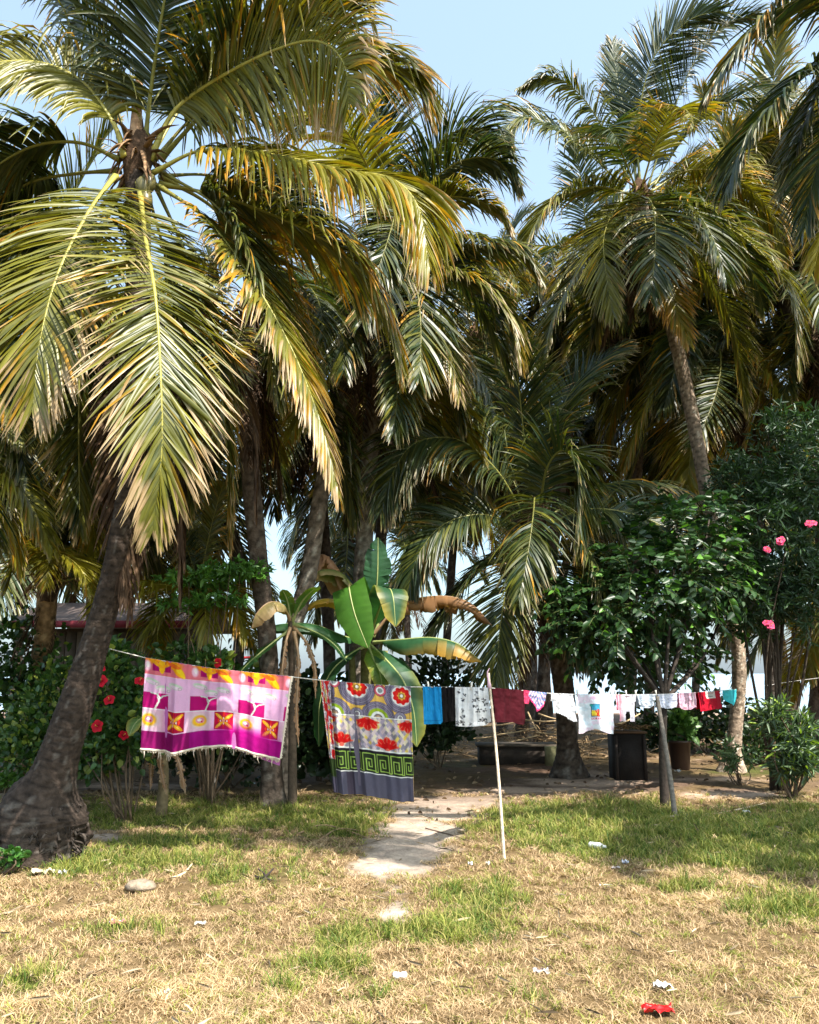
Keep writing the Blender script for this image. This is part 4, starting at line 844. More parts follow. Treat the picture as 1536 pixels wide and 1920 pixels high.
mb.add(VV, [np.array([[0, 1, 2, 3], [3, 2, 5, 4], [6, 9, 8, 7], [9, 10, 11, 8], [0, 6, 7, 1], [4, 5, 11, 10], [0, 3, 9, 6], [3, 4, 10, 9], [1, 7, 8, 2], [2, 8, 11, 5]])], (.12, .09, .08)); mb.build('roof', M['paint'], root, origin=b, smooth=False)
mb = MB(); V, F = box(((x0 + x1) / 2, 16.56, zt + .06), (x1 - x0 + .86, .05, .14)); mb.add(V, F, (.22, .03, .04)); mb.build('fascia', M['paint'], root, origin=b, smooth=False)
# red rail near the water
p0, p1 = P(425, 1236, 19), P(472, 1231, 19.5); root = thing('red_rail', (p0[0], 19, 0), 'thin red rail on posts glimpsed beyond the pink blanket', 'railing')
mb = MB(); V, F = tube([p0 - [.5, 0, 0], p1 + [.5, 0, 0]], .03, 8); mb.add(V, F, (.5, .03, .04)); mb.build('rail', M['paint'], root, origin=(p0[0], 19, 0))
for p in (p0 - [.4, 0, 0], p1 + [.4, 0, 0]):
    mb = MB(); V, F = tube([(0, 0, -.05), (0, 0, p[2])], .035, 8); mb.add(V, F, (.15, .1, .07)); mb.build('post', M['paint'], root, loc=(p[0] - p0[0], p[1] - 19, 0))
# low concrete trough
b = gpt(970, 14.9); root = thing('concrete_trough', b, 'long low dark concrete block in the shade behind the pole', 'block')
w_ = 1.35; mb = MB(); V, F = box((0, .25, .15), (w_, .5, .30)); mb.add(V, F, (.07, .055, .045)); mb.build('body', M['concrete'], root, smooth=False)
mb = MB(); V, F = box((0, .25, .325), (w_ + .08, .56, .045), jit=.006); mb.add(V, F, (.1, .08, .06)); mb.build('rim', M['concrete'], root, smooth=False)  # rim coloured lighter than the body to paint its lit top
b = gpt(1036, 14.6); root = thing('concrete_pier', b, 'short pale mossy block standing at the end of the dark trough', 'block')
V, F = box((0, .1, .16), (.2, .2, .34), jit=.008); mb = MB(); mb.add(V, F, (.36, .33, .17)); mb.build('block', M['concrete'], root, smooth=False)
# heap of dry stalks
b = gpt(1000, 16.6); root = thing('stalk_heap', b, 'heap of pale dry palm stalks lying behind the washing', 'heap'); rs = random.Random(4)
for (a_, e_, r) in [((905, 1398, 15.6), (1012, 1378, 16.2), .03), ((900, 1362, 17), (985, 1350, 17), .035), ((985, 1350, 16.5), (1062, 1350, 16.3), .035), ((1010, 1338, 17), (1062, 1350, 16.6), .03), ((1005, 1374, 16.2), (1060, 1372, 16), .028), ((1035, 1368, 16.2), (1062, 1348, 16), .022), ((990, 1335, 17), (1010, 1374, 16.3), .02), ((925, 1378, 16), (1010, 1362, 16.4), .022), ((1150, 1360, 15.5), (1200, 1338, 16), .03), ((880, 1385, 15.8), (960, 1372, 16.2), .022)]:
    a, e = P(*a_), P(*e_); mb = MB(); V, F = tube(spline([a, (a + e) / 2 + [0, 0, -.03], e], 8), np.linspace(r, r * .6, 8), 6, flat=.6); mb.add(V, F, (.5, .36, .2)); mb.build('stalk', M['stem'], root, origin=b)
mb = MB(); rg = np.random.default_rng(9)
for k in range(420):
    a = np.array([b[0] + rg.normal(0, .9), b[1] + rg.normal(0, .35), 0]); a[2] = rg.uniform(.0, .62) * max(0, 1 - abs(a[0] - b[0]) / 2.2); az = rg.uniform(0, 6.28); l = rg.uniform(.2, .55); e = a + np.array([math.cos(az) * l, math.sin(az) * l, rg.normal(0, .06)])
    V, F = tube(np.array([a, (a + e) / 2 + [0, 0, .03], e]), [.008, .012, .004], 4, flat=.4); mb.add(V, F, np.array([.34, .23, .12]) * rg.uniform(.4, 1.4))
o = mb.build('dry_leaves', M['dead'], root, origin=b); o['kind'] = 'stuff'
# dark box with debris
b = gpt(1182, 12.6); root = thing('dark_box', b, 'black box with rusty lid and dry debris on top, under the washing', 'box')
W_, H_ = .47, .70
mb = MB(); V, F = box((0, .22, H_ / 2), (W_, .44, H_)); mb.add(V, F, (.02, .016, .014)); o = mb.build('body', M['paint'], root, smooth=False)
for sx in (-1, 1):
    mb = MB(); V, F = box((sx * (W_ / 2 - .02), -.008, H_ / 2), (.045, .02, H_ - .06)); mb.add(V, F, (.03, .022, .018)); mb.build('frame_bar', M['paint'], root, smooth=False)
mb = MB(); V, F = box((0, .22, H_ + .018), (W_ + .05, .5, .03), jit=.004); mb.add(V, F, (.12, .07, .04)); mb.build('lid', M['paint'], root, smooth=False)
mb = MB()
for k in range(60):
    a = np.array([rg.uniform(-.24, .24), rg.uniform(.0, .4), H_ + .035 + rg.uniform(0, .08)]); az = rg.uniform(0, 6.28); l = rg.uniform(.08, .3); V, F = tube(np.array([a, a + [math.cos(az) * l * .5, math.sin(az) * l * .5, .03], a + [math.cos(az) * l, math.sin(az) * l, .0]]), [.008, .014, .004], 4, flat=.4); mb.add(V, F, np.array([.28, .17, .08]) * rg.uniform(.5, 1.5))
o = mb.build('dry_debris', M['dead'], root); o['kind'] = 'stuff'
# brown pot with plant
b = gpt(1274, 14.2); root = thing('plant_pot', b, 'large brown bucket used as a plant pot behind the wooden prop', 'plant pot')
V, F = lathe([(.001, 0), (.14, 0), (.15, .01), (.185, .44), (.2, .44), (.2, .48), (.175, .48), (.165, .40), (.001, .40)], 24); mb = MB(); mb.add(V, F, (.07, .04, .03)); mb.build('bucket', M['plastic'], root)
bush('potted_plant', 'leafy green plant growing out of the brown bucket', 'plant', b + [0, 0, .42], [(b + [0, 0, .68], (.26, .22, .22), 260)], .16, .35, (.03, .08, .02), (.14, .26, .06), 58, stems=6)

# ------------------------------------------------------------------ washing line
RP = [(203, 1216, 7.5), (275, 1234, 7.55), (400, 1254, 7.6), (545, 1269, 7.62), (615, 1277, 7.62), (700, 1284, 7.62), (770, 1288, 7.62), (860, 1289, 7.62), (921, 1290, 7.6), (983, 1295, 8.1), (1030, 1300, 8.5), (1080, 1302, 8.9), (1150, 1303, 9.4), (1234, 1302, 10.0), (1300, 1299, 11.2), (1340, 1296, 12.1), (1383, 1292, 13.4)]
_rx = np.array([q[0] for q in RP]); _ry = np.array([q[1] for q in RP]); _rY = np.array([q[2] for q in RP])
def rope(px, dy=0): return P(px, np.interp(px, _rx, _ry) + dy, np.interp(px, _rx, _rY))
mb = MB(); q = np.array([rope(x) for x in np.arange(203, 1384, 6)]); V, F = tube(q, .0045, 6); mb.add(V, F, (.6, .56, .5)); tag(mb.build('clothesline', M['stem']), 'thin pale washing line strung from leaning palm to curved palm', 'clothesline')
mb = MB(); q = spline([P(1397, 1291, 13.5), P(1440, 1285, 14.6), P(1490, 1277, 16.4), P(1545, 1270, 18)], 30); V, F = tube(q, .004, 6); mb.add(V, F, (.6, .56, .52)); tag(mb.build('clothesline', M['stem']), 'pale line running on from the curved palm before the water', 'clothesline')
for (a_, e_, r, lab, cc) in [((946, 1594, 7.35), (916, 1262, 7.62), .013, 'slim pale bamboo prop leaning on the line beside burgundy cloth', (.66, .52, .38)), ((1265, 1511, 9.75), (1232, 1306, 10.0), .028, 'grey wooden prop holding the line below the white cloths', (.20, .17, .14))]:
    a, e = P(*a_), P(*e_); a[2] = -.03
    root = thing('line_prop', (a[0], a[1], 0), lab, 'pole', 'poles propping the washing line')
    mid = (a + e) / 2 + np.array([.012, 0, 0]); n = 40; q = spline([a, mid, e], n); t = np.linspace(0, 1, n)
    rr = r * (1.1 - .25 * t) * (1 + .12 * (np.abs(np.modf(t * 7)[0] - .5) > .46))
    mb = MB(); V, F = tube(q, rr, 10); mb.add(V, F, cc); mb.build('shaft', M['stem'], root, origin=(a[0], a[1], 0))
    if r < .02:
        mb = MB(); V, F = tube(spline([P(919, 1292, 7.6), P(914, 1262, 7.6), P(918, 1253, 7.6)], 6), [.016, .018, .008, .008, .006, .003], 6); mb.add(V, F, (.75, .5, .6)); mb.build('tied_rag', M['cloth'], root, origin=(a[0], a[1], 0))

# --- painting the prints with some fold shade, canvas = one value per mesh vertex
class Canvas:
    def __init__(s, w, h, nx, ny, bg):
        s.u, s.v = np.meshgrid(np.linspace(0, w, nx), np.linspace(0, h, ny)); s.c = np.zeros((ny, nx, 3)); s.c[:] = bg; s.m = np.ones((ny, nx), bool)
    def put(s, mask, col, a=1.0):
        mask = np.clip(mask.astype(float) * a, 0, 1)[..., None]; s.c = s.c * (1 - mask) + np.asarray(col, float) * mask
    def rect(s, x0, y0, x1, y1, col, a=1): s.put((s.u >= x0) & (s.u < x1) & (s.v >= y0) & (s.v < y1), col, a)
    def ell(s, x, y, rx, ry, col, rot=0, a=1, soft=0):
        dx, dy = s.u - x, s.v - y; c_, s_ = math.cos(rot), math.sin(rot); r = np.hypot((dx * c_ + dy * s_) / rx, (-dx * s_ + dy * c_) / ry)
        s.put(np.clip((1 - r) / soft, 0, 1) if soft else r < 1, col, a)
    def ring(s, x, y, r0, r1, col): d = np.hypot(s.u - x, s.v - y); s.put((d >= r0) & (d < r1), col)
    def line(s, L, w_, col):
        for (x0, y0), (x1, y1) in zip(L[:-1], L[1:]):
            dx, dy = x1 - x0, y1 - y0; t = np.clip(((s.u - x0) * dx + (s.v - y0) * dy) / (dx * dx + dy * dy + 1e-9), 0, 1)
            s.put(np.hypot(s.u - x0 - t * dx, s.v - y0 - t * dy) < w_ / 2, col)
def cloth(name, label, cat, cv, xs, bot, folds=(.02, 5), seed=0, back=None, group='washing on the line', hem=0.0, backc=None, side=None, blow=0., lift=.004, pleats=()):
    """xs: left/right px on the rope; bot: list of (u, px, py) along the lower hem; side: v -> (du_left, du_right) px"""
    rng = np.random.default_rng(seed); ny, nx = cv.m.shape; u = np.linspace(0, 1, nx); v = np.linspace(0, 1, ny)
    top = np.array([rope(xs[0] + (xs[1] - xs[0]) * t) for t in u]); top[:, 2] += lift
    Yt = top[:, 1]; bu = np.array([q[0] for q in bot]); bx = np.interp(u, bu, [q[1] for q in bot]); by = np.interp(u, bu, [q[2] for q in bot])
    ks = 3
    by = np.interp(u, bu, [q[2] for q in bot]); ker = np.ones(max(nx // 14, 1)); ker /= ker.sum(); pad = len(ker); by = np.convolve(np.pad(by, pad, 'edge'), ker, 'same')[pad:-pad]
    botp = np.array([P(bx[i_], by[i_], Yt[i_] - blow) for i_ in range(nx)])
    tang = nrm(top[-1] - top[0]); nor = np.array([tang[1], -tang[0], 0]); nor = nor / np.linalg.norm(nor)
    if nor[1] > 0: nor = -nor
    Vm = v[:, None, None]; Pp = top[None] * (1 - Vm) + botp[None] * Vm
    ph = rng.uniform(0, 6.28, 3); U, VV = np.meshgrid(u, v)
    amp = folds[0] * (VV ** .6)
    f = amp * (np.sin(U * folds[1] * 6.28 + ph[0] + VV * .8) + .5 * np.sin(U * folds[1] * 2.3 * 6.28 + ph[1] - VV * 1.1) + .5 * np.sin(U * 2.1 + VV * 3 + ph[2]))
    f += .012 * (fbm(U * 6 + seed, VV * 5, 7.) - .5) * 2
    for pu, pa in pleats: f += .6 * pa * np.exp(-((U - pu - .02 * VV) / .022) ** 2) * (.25 + .75 * VV ** .7)
    pleat = np.abs(np.sin(U * folds[1] * 1.7 * 6.28 + ph[1])) ** 6 * .012 * (1 - VV)
    Pp = Pp + nor * (f + pleat + .008)[..., None]
    i_, j_ = np.meshgrid(np.arange(ny - 1), np.arange(nx - 1), indexing='ij')
    ok = cv.m[:-1, :-1] & cv.m[1:, 1:] & cv.m[:-1, 1:] & cv.m[1:, :-1]
    F = np.stack([i_ * nx + j_, i_ * nx + j_ + 1, (i_ + 1) * nx + j_ + 1, (i_ + 1) * nx + j_], -1)[ok]
    root = thing(name, tuple((top[0] + top[-1]) / 2), label, cat, group); o3 = (top[0] + top[-1]) / 2
    mb = MB(); mb.add(Pp.reshape(-1, 3), F, (lin(cv.c.reshape(-1, 3)) * .97 + .004) * .86 * (.88 + .24 * fbm(U * 5, VV * 4, 13. + seed)).reshape(-1, 1))
    mb.build('front_panel', M['cloth'], root, origin=o3)
    if back:
        # the half that hangs on the far side
        Qn = 40; iu = np.linspace(0, nx - 1, Qn).astype(int); iv = np.linspace(0, 1, 24)
        cc = lin(backc) * .8; T0 = top[iu]; B0 = botp[iu]; bl = np.interp(u[iu], [0, 1], back)
        B = T0 + (B0 - T0) * bl[:, None]; Q = T0[None] * (1 - iv[:, None, None]) + B[None] * iv[:, None, None]
        Q = Q - nor * (.008 + .03 * iv[:, None, None] + .015 * iv[:, None, None] * np.sin(u[iu] * 17)[None, :, None])
        Q[0] = Pp[0, iu]
        a_, b_ = np.meshgrid(np.arange(23), np.arange(Qn - 1), indexing='ij'); F = np.stack([a_ * Qn + b_, a_ * Qn + b_ + 1, (a_ + 1) * Qn + b_ + 1, (a_ + 1) * Qn + b_], -1).reshape(-1, 4)
        mb = MB(); mb.add(Q.reshape(-1, 3), F, cc); mb.build('back_panel', M['cloth'], root, origin=o3)
    return root, o3, Pp
# pink blanket
cv = Canvas(1320, 850, 264, 172, (246, 190, 228))
cv.rect(0, 0, 1320, 150, (236, 118, 132)); cv.rect(0, 150, 1320, 158, (250, 225, 235)); cv.rect(0, 472, 1320, 478, (250, 235, 245)); cv.rect(0, 676, 1320, 684, (240, 190, 225))
for k in range(-1, 4):
    cx = 130 + k * 430
    cv.ell(cx + 40, 20, 190, 60, (250, 150, 20), .1, soft=.3); cv.rect(cx - 60, 28, cx + 100, 112, (176, 0, 104)); cv.ell(cx + 20, 50, 26, 85, (252, 190, 20), .0); cv.ell(cx - 35, 35, 70, 16, (252, 170, 20), .6); cv.ell(cx + 75, 35, 70, 16, (252, 170, 20), -.6)
    cv.ell(cx + 165, 75, 105, 42, (255, 178, 10), .85, soft=.25); cv.ell(cx + 185, 85, 80, 20, (255, 215, 30), .95); cv.ell(cx + 130, 40, 60, 22, (240, 80, 30), .3, a=.7)
    cv.ell(cx - 110, 70, 38, 62, (255, 205, 225), 0, soft=.4); cv.ell(cx - 105, 60, 14, 30, (255, 240, 240), 0)
    for (ex, ey, rt) in ((cx - 60, 215, .25), (cx + 150, 235, .2), (cx + 40, 270, 0)):
        cv.ell(ex, ey, 78, 34, (206, 222, 196), rt, soft=.35); cv.ell(ex, ey + 8, 50, 14, (246, 222, 234), rt); cv.ell(ex + 44, ey + 20, 16, 16, (190, 160, 180)); cv.ell(ex + 44, ey + 20, 10, 10, (235, 215, 215))
    mx = -25 + k * 440
    cv.rect(mx, 322, mx + 240, 472, (190, 2, 112)); cv.line([(mx + 130, 470), (mx + 160, 400), (mx + 165, 360), (mx + 140, 330), (mx + 90, 322)], 13, (225, 235, 225)); cv.line([(mx + 160, 380), (mx + 190, 345), (mx + 235, 328)], 11, (225, 235, 225)); cv.line([(mx + 160, 395), (mx + 145, 350), (mx + 150, 322)], 8, (225, 235, 225))
    fx = 60 + k * 440
    cv.rect(fx - 110, 480, fx + 110, 675, (240, 196, 216)); cv.ell(fx, 578, 92, 86, (232, 222, 200), soft=.5); cv.ell(fx, 578, 68, 66, (250, 176, 20), soft=.3); cv.ell(fx, 578, 50, 48, (250, 205, 40), soft=.3); cv.ell(fx + 2, 574, 36, 32, (235, 150, 165)); cv.ell(fx - 6, 570, 16, 14, (250, 235, 240)); cv.ell(fx + 12, 588, 9, 9, (190, 20, 60))
    sx = 285 + k * 440
    cv.rect(sx - 88, 480, sx + 88, 675, (186, 2, 58)); cv.rect(sx - 8, 480, sx + 8, 675, (230, 30, 30)); 
    for dx, dy in ((-1, -1), (1, -1), (-1, 1), (1, 1)): cv.ell(sx + dx * 42, 578 + dy * 46, 50, 16, (250, 175, 30), math.atan2(dy, dx)); cv.ell(sx + dx * 42, 578 + dy * 46, 26, 5, (255, 220, 90), math.atan2(dy, dx))
    for dx, dy in ((0, -1), (0, 1), (1, 0), (-1, 0)): cv.ell(sx + dx * 48, 578 + dy * 48, 9, 20, (240, 60, 30), 0); cv.ell(sx + dx * 30, 578 + dy * 30, 5, 12, (250, 235, 220), 0)
    cv.ell(sx, 578, 14, 14, (250, 160, 140))
cv.rect(0, 682, 1320, 850, (168, 0, 128)); cv.put((cv.v > 682) & (cv.u < 420), (120, 4, 70), .55); cv.ell(950, 740, 420, 160, (196, 0, 140), soft=.6)  # solid magenta band, left end painted darker for the shade in the folds
root, o3, PP = cloth('blanket', 'large pink and magenta flower blanket with cream fringe hung over the line', 'blanket', cv, (274, 546),
      [(0, 267, 1402), (.12, 300, 1406), (.22, 325, 1411), (.38, 375, 1400), (.55, 420, 1396), (.7, 455, 1404), (.86, 500, 1418), (1, 526, 1422)], (.030, 4), 3, pleats=((.06, .05), (.13, -.07), (.21, .06), (.30, -.03)), back=(.93, 1.09), backc=(205, 120, 190), blow=.05)
mb = MB(); hem = PP[-1]; rg = np.random.default_rng(3)
V, F = tube(hem + [0, 0, -.006], .011 , 6); mb.add(V, F, (.78, .68, .55)); V, F = tube(PP[:, -1] + [.006, 0, 0], .008, 6); mb.add(V, F, (.78, .68, .55)); mb.build('trim', M['cloth'], root, origin=o3)
mb = MB()
for k in range(170):
    i_ = rg.integers(0, len(hem) - 1); l = rg.choice([.015, .02, .03, .07], p=[.45, .3, .17, .08]); a = hem[i_] + [0, 0, -.012]; V, F = tube(np.array([a, a + [rg.normal(0, .004), 0, -l * .5], a + [rg.normal(0, .008), 0, -l]]), [.004, .004, .002], 4); mb.add(V, F, (.8, .7, .58))
for k in range(60):
    i_ = rg.integers(0, len(PP) - 1); a = PP[i_, -1]; V, F = tube(np.array([a, a + [.012, 0, -.008], a + [.02, 0, -.02]]), [.004, .004, .002], 4); mb.add(V, F, (.8, .7, .58))
o = mb.build('fringe', M['cloth'], root, origin=o3); o['kind'] = 'stuff'
# patterned grey sheet
cv = Canvas(960, 1330, 168, 236, (236, 190, 92))
dk = (62, 54, 74); gl = (146, 138, 158)
def conc(x, y, bands, clip=395):
    d = np.hypot(cv.u - x, (cv.v - y)); m = cv.v < clip; r0 = 0
    for r1, c_ in bands: cv.put((d >= r0) & (d < r1) & m, c_); r0 = r1
big = []
rr_ = 0
for k in range(4): big += [(0, 0)]
def greys(r_in, n, stp): 
    out = []; r = r_in
    for k in range(n): out += [(r + stp * .82, gl if k % 2 == 0 else (132, 122, 146)), (r + stp, dk)]; r += stp
    return out
for (x, y) in ((-120, 120), (340, 60), (850, 120)): conc(x, y, [(120, (240, 240, 235))] + greys(122, 4, 22))
for (x, y) in ((60, 385), (560, 400)): conc(x, y, [(30, (205, 170, 130)), (46, (150, 130, 120)), (52, dk), (80, (244, 244, 240)), (118, (158, 186, 42))] + greys(118, 4, 20))
for (x, y) in ((85, 5), (605, 70)): conc(x, y, [(28, (140, 150, 150)), (44, (248, 248, 248)), (66, (214, 92, 112)), (72, dk)])
for (x, y) in ((320, 370), (820, 380)): conc(x, y, [(24, (150, 138, 150)), (34, (246, 246, 246)), (40, dk), (70, gl), (75, dk)])
for (x, y, r) in ((345, 45, 118), (850, 118, 108)):
    th = np.arctan2(cv.v - y, cv.u - x); d = np.hypot(cv.u - x, cv.v - y); w_ = r * (.92 + .08 * np.cos(th * 9))
    cv.put((d < w_ * 1.08) & (cv.v < 395), (250, 238, 236)); cv.put((d < w_) & (cv.v < 395), (226, 22, 24)); cv.put((d < w_ * .72) & (cv.v < 395), (240, 60, 40), .6)
    cv.put(d < r * (.42 + .06 * np.cos(th * 8)), (242, 196, 80)); cv.put(d < r * .3, (168, 130, 60)); cv.ell(x, y, 18, 18, (250, 248, 240))
# diamonds
md = (cv.v >= 395) & (cv.v < 775); a_ = np.floor((cv.u / 44 + cv.v / 56)); b_ = np.floor((cv.u / 44 - cv.v / 56)); h_ = np.modf(np.abs(np.sin(a_ * 12.9 + b_ * 78.2)) * 437.5)[0]
for lo, hi, c_ in ((0, .22, (148, 144, 156)), (.22, .45, (186, 172, 192)), (.45, .68, (226, 204, 206)), (.68, .85, (242, 214, 110)), (.85, 1.01, (240, 226, 196))): cv.put(md & (h_ >= lo) & (h_ < hi), c_)
for (x, y, up, r) in ((120, 745, -1, 150), (425, 400, 1, 165), (640, 770, -1, 160), (905, 405, 1, 150), (-10, 400, 1, 110)):
    dx, dy = cv.u - x, (cv.v - y) * up; d = np.hypot(dx, dy); th = np.arctan2(dx, dy); fan = (dy > -8) & (np.abs(th) < 1.25) & md; w_ = r * (.82 + .18 * np.abs(np.cos(th * 4.5)))
    cv.put(fan & (d < w_), (238, 120, 96)); cv.put(fan & (d < w_ * .92) & (np.abs(np.sin(th * 8)) > .25), (228, 24, 20)); cv.put(fan & (d < w_ * .6), (214, 12, 14)); cv.put((d < 26) & md, (240, 110, 90))
cv.rect(0, 388, 960, 398, (250, 250, 246)); cv.rect(0, 775, 960, 791, (250, 250, 246)); cv.rect(0, 791, 960, 805, (40, 34, 46))
cv.rect(0, 805, 960, 1048, (44, 56, 30)); cv.rect(0, 806, 960, 816, (30, 30, 30))
LG = (164, 196, 92)
for k in range(-1, 7):
    x = 20 + k * 162; y0, y1 = 828, 1032
    cv.line([(x, y1), (x, y0), (x + 134, y0), (x + 134, y1 - 8), (x + 30, y1 - 8), (x + 30, y0 + 62), (x + 96, y0 + 62), (x + 96, y1 - 52), (x + 62, y1 - 52), (x + 62, y0 + 100)], 11, LG); cv.line([(x, y1), (x - 28, y1)], 11, LG)
cv.rect(0, 1040, 960, 1050, (30, 34, 26)); cv.rect(0, 1050, 960, 1064, (250, 250, 246)); cv.rect(0, 1064, 960, 1330, (92, 90, 108)); cv.put((cv.v > 1064) & (np.abs(cv.u - 190) < 45), (66, 54, 68), .6)  # fold shade painted as a dark upright stripe in the grey band
cv.rect(935, 0, 945, 1330, (60, 50, 60), .5)
root, o3, PP = cloth('patterned_sheet', 'grey sheet printed with circles, red flowers and a green key border, beside banana plant', 'sheet', cv, (612, 770),
      [(0, 631, 1487), (.2, 660, 1490), (.4, 695, 1492), (.6, 725, 1499), (.8, 755, 1503), (1, 777, 1504)], (.026, 3), 5, pleats=((.08, .05), (.2, -.06), (.34, .05)), back=(.9, .97), backc=(120, 112, 130))
# the sheet's own loose edge folded round on the line
cv2 = Canvas(100, 1000, 20, 120, (150, 140, 156)); n_ = fbm(cv2.u / 22, cv2.v / 60, 4.)
cv2.put((n_ > .55) & (cv2.v < 700), (214, 40, 40)); cv2.put((n_ < .38) & (cv2.v < 700), (230, 200, 110)); cv2.put((n_ > .48) & (n_ < .53), (240, 236, 236)); cv2.put((cv2.v > 700) & (cv2.v < 860), (60, 78, 40)); cv2.put((cv2.v > 860), (86, 82, 100))
r2, _, PQ = cloth('fold_tmp', 'x', 'x', cv2, (601, 619), [(0, 626, 1484), (1, 634, 1486)], (.008, 1.5), 6, lift=.0)
fold = [c for c in bpy.data.objects if c.parent == r2][0]
fold.parent = root; fold.location = tuple(np.array(r2.location) - np.array(root.location) - np.array([0, .02, 0])); fold.name = 'folded_edge'; bpy.data.objects.remove(r2)
# small washing
def plain(c1, nx=36, ny=44, w_=100, h=100): return Canvas(w_, h, nx, ny, c1)
cv = plain((28, 148, 214)); cv.rect(0, 90, 100, 93, (16, 120, 186)); cv.rect(88, 0, 92, 100, (20, 130, 195))
cloth('blue_cloth', 'bright blue cloth hanging beside the patterned sheet', 'cloth', cv, (793, 827), [(0, 795, 1358), (.8, 826, 1357), (1, 830, 1353)], (.012, 1.2), 11, back=(.8, .9), backc=(20, 120, 180))
cv = plain((18, 14, 14)); cloth('dark_cloth', 'near black cloth between the blue and the floral one', 'cloth', cv, (829, 853), [(0, 831, 1355), (1, 854, 1351)], (.01, 1), 12)
cv = Canvas(100, 110, 70, 80, (240, 240, 242)); rg = np.random.default_rng(12)
for k in range(26):
    x, y = rg.uniform(5, 95), rg.uniform(4, 106)
    for q_ in range(7): a_ = rg.uniform(0, 6.28); cv.ell(x + math.cos(a_) * 4.5, y + math.sin(a_) * 4.5, 2.6, 1.3, (52, 54, 62), a_)
    cv.ell(x, y, 1.6, 1.6, (120, 110, 110))
cv.line([(62, 0), (66, 110)], 1.2, (200, 200, 205)); cv.rect(0, 106, 100, 110, (225, 225, 228))
cloth('floral_cloth', 'white cloth printed with small dark flowers next to the bamboo prop', 'cloth', cv, (853, 915), [(0, 855, 1361), (.4, 875, 1363), (.85, 912, 1360), (1, 921, 1352)], (.014, 2), 13, back=(.85, .95), backc=(225, 225, 230))
cv = plain((74, 4, 20)); cv.rect(0, 94, 100, 97, (56, 3, 15)); cloth('burgundy_cloth', 'plain burgundy towel hanging behind the bamboo prop', 'towel', cv, (923, 981), [(0, 927, 1354), (.65, 960, 1354), (.75, 968, 1358), (1, 984, 1359)], (.012, 1.6), 14, back=(.9, .9), backc=(60, 4, 18))
cv = plain((232, 70, 112)); cloth('pink_cloth', 'small solid hot pink cloth overlapping the burgundy towel', 'cloth', cv, (980, 991), [(0, 982, 1319), (1, 992, 1320)], (.006, 1), 15)
cv = Canvas(100, 100, 50, 60, (226, 150, 196)); s_p = np.sin((cv.u + cv.v * .5 * np.sign(50 - cv.u)) * .42); cv.put(s_p > .4, (96, 150, 196)); cv.put(s_p < -.55, (240, 228, 240)); cv.put(np.abs(s_p) < .12, (120, 60, 110))
cv.m = cv.v < 100 - 62 * np.abs(cv.u - 58) / 58 - 4; cv.put((cv.v > 84 - 62 * np.abs(cv.u - 58) / 58), (230, 72, 130))
cloth('striped_top', 'small pink and blue striped swimming garment with pointed lower edge', 'garment', cv, (990, 1023), [(0, 990, 1336), (1, 1021, 1338)], (.008, 2), 16)
cv = plain((222, 222, 228), 44, 50); cv.m = (cv.v < 52 + .9 * cv.u * .62) & ((cv.u < 96) | (cv.v < 60)); cv.m &= (cv.u > 4 + cv.v * .28 * (cv.v > 30)); cv.line([(4, 8), (98, 8)], 2, (200, 200, 208)); cv.line([(30, 60), (92, 96)], 2, (196, 196, 206))
cloth('white_shirt', 'crumpled plain white shirt hanging askew beside the printed one', 'shirt', cv, (1029, 1073), [(0, 1028, 1352), (1, 1080, 1353)], (.012, 2.3), 17, blow=-.05)
cv = Canvas(100, 110, 84, 92, (236, 240, 248)); g_t = fbm(cv.u / 20, cv.v / 20, 7.); cv.put(g_t > .58, (240, 214, 232), .8); cv.put(g_t < .36, (216, 232, 244), .8); cv.ell(46, 10, 14, 7, (226, 190, 220), soft=.5)
cv.rect(36, 27, 66, 63, (40, 60, 70)); cv.rect(37.5, 28.5, 64.5, 61.5, (70, 168, 206)); cv.put((cv.u > 37.5) & (cv.u < 64.5) & (cv.v > 45) & (cv.v < 61.5), (244, 204, 70)); cv.ell(43, 52, 6, 5, (252, 226, 60)); cv.rect(33, 29, 42, 35, (30, 160, 150))
cv.line([(58, 44), (60, 52), (56, 60)], 5, (206, 22, 30)); cv.line([(50, 47), (57, 55)], 3, (190, 20, 30)); cv.ell(56, 46, 3, 3, (235, 120, 130)); cv.line([(60, 58), (64, 61)], 3, (206, 22, 30))
for k in range(8):
    x = 36 + k * 4.1; cv.line([(x, 66), (x, 71)], 1.3, (206, 40, 90)); 
    if k % 2 == 0: cv.line([(x, 66), (x + 2.4, 66)], 1.2, (206, 40, 90)); cv.line([(x, 71), (x + 2.4, 71)], 1.2, (206, 40, 90))
    else: cv.line([(x, 68.5), (x + 2.2, 68.5)], 1.2, (206, 40, 90)); cv.line([(x + 2.4, 66), (x + 2.4, 71)], 1.2, (206, 40, 90))
cv.m = cv.v < 110 - 10 * np.clip(1 - ((cv.u - 46) / 34) ** 2, 0, 1)
cloth('printed_tshirt', 'white t-shirt with a square blue, yellow and red beach picture', 't-shirt', cv, (1080, 1149), [(0, 1086, 1377), (.5, 1118, 1374), (1, 1149, 1377)], (.011, 2), 18, back=None)
cv = Canvas(100, 110, 60, 66, (238, 230, 240)); cv.rect(0, 0, 34, 110, (240, 178, 190), .6); cv.put(np.abs(cv.u - 8) < 3, (214, 90, 120), .7); cv.put(np.abs(cv.u - 24) < 2, (225, 120, 140), .7); cv.line([(46, 8), (56, 12), (66, 8)], 3, (120, 70, 90)); cv.line([(56, 12), (56, 26)], 2, (150, 110, 130))
cv.m = ~((cv.v > 72) & (np.abs(cv.u - 60) < 15 - (cv.v < 78) * 5)) & ~((cv.v > 66) & (cv.u < 18)) & ~((cv.u > 96) & (cv.v > 30)); cv.rect(30, 106, 100, 110, (220, 205, 215))
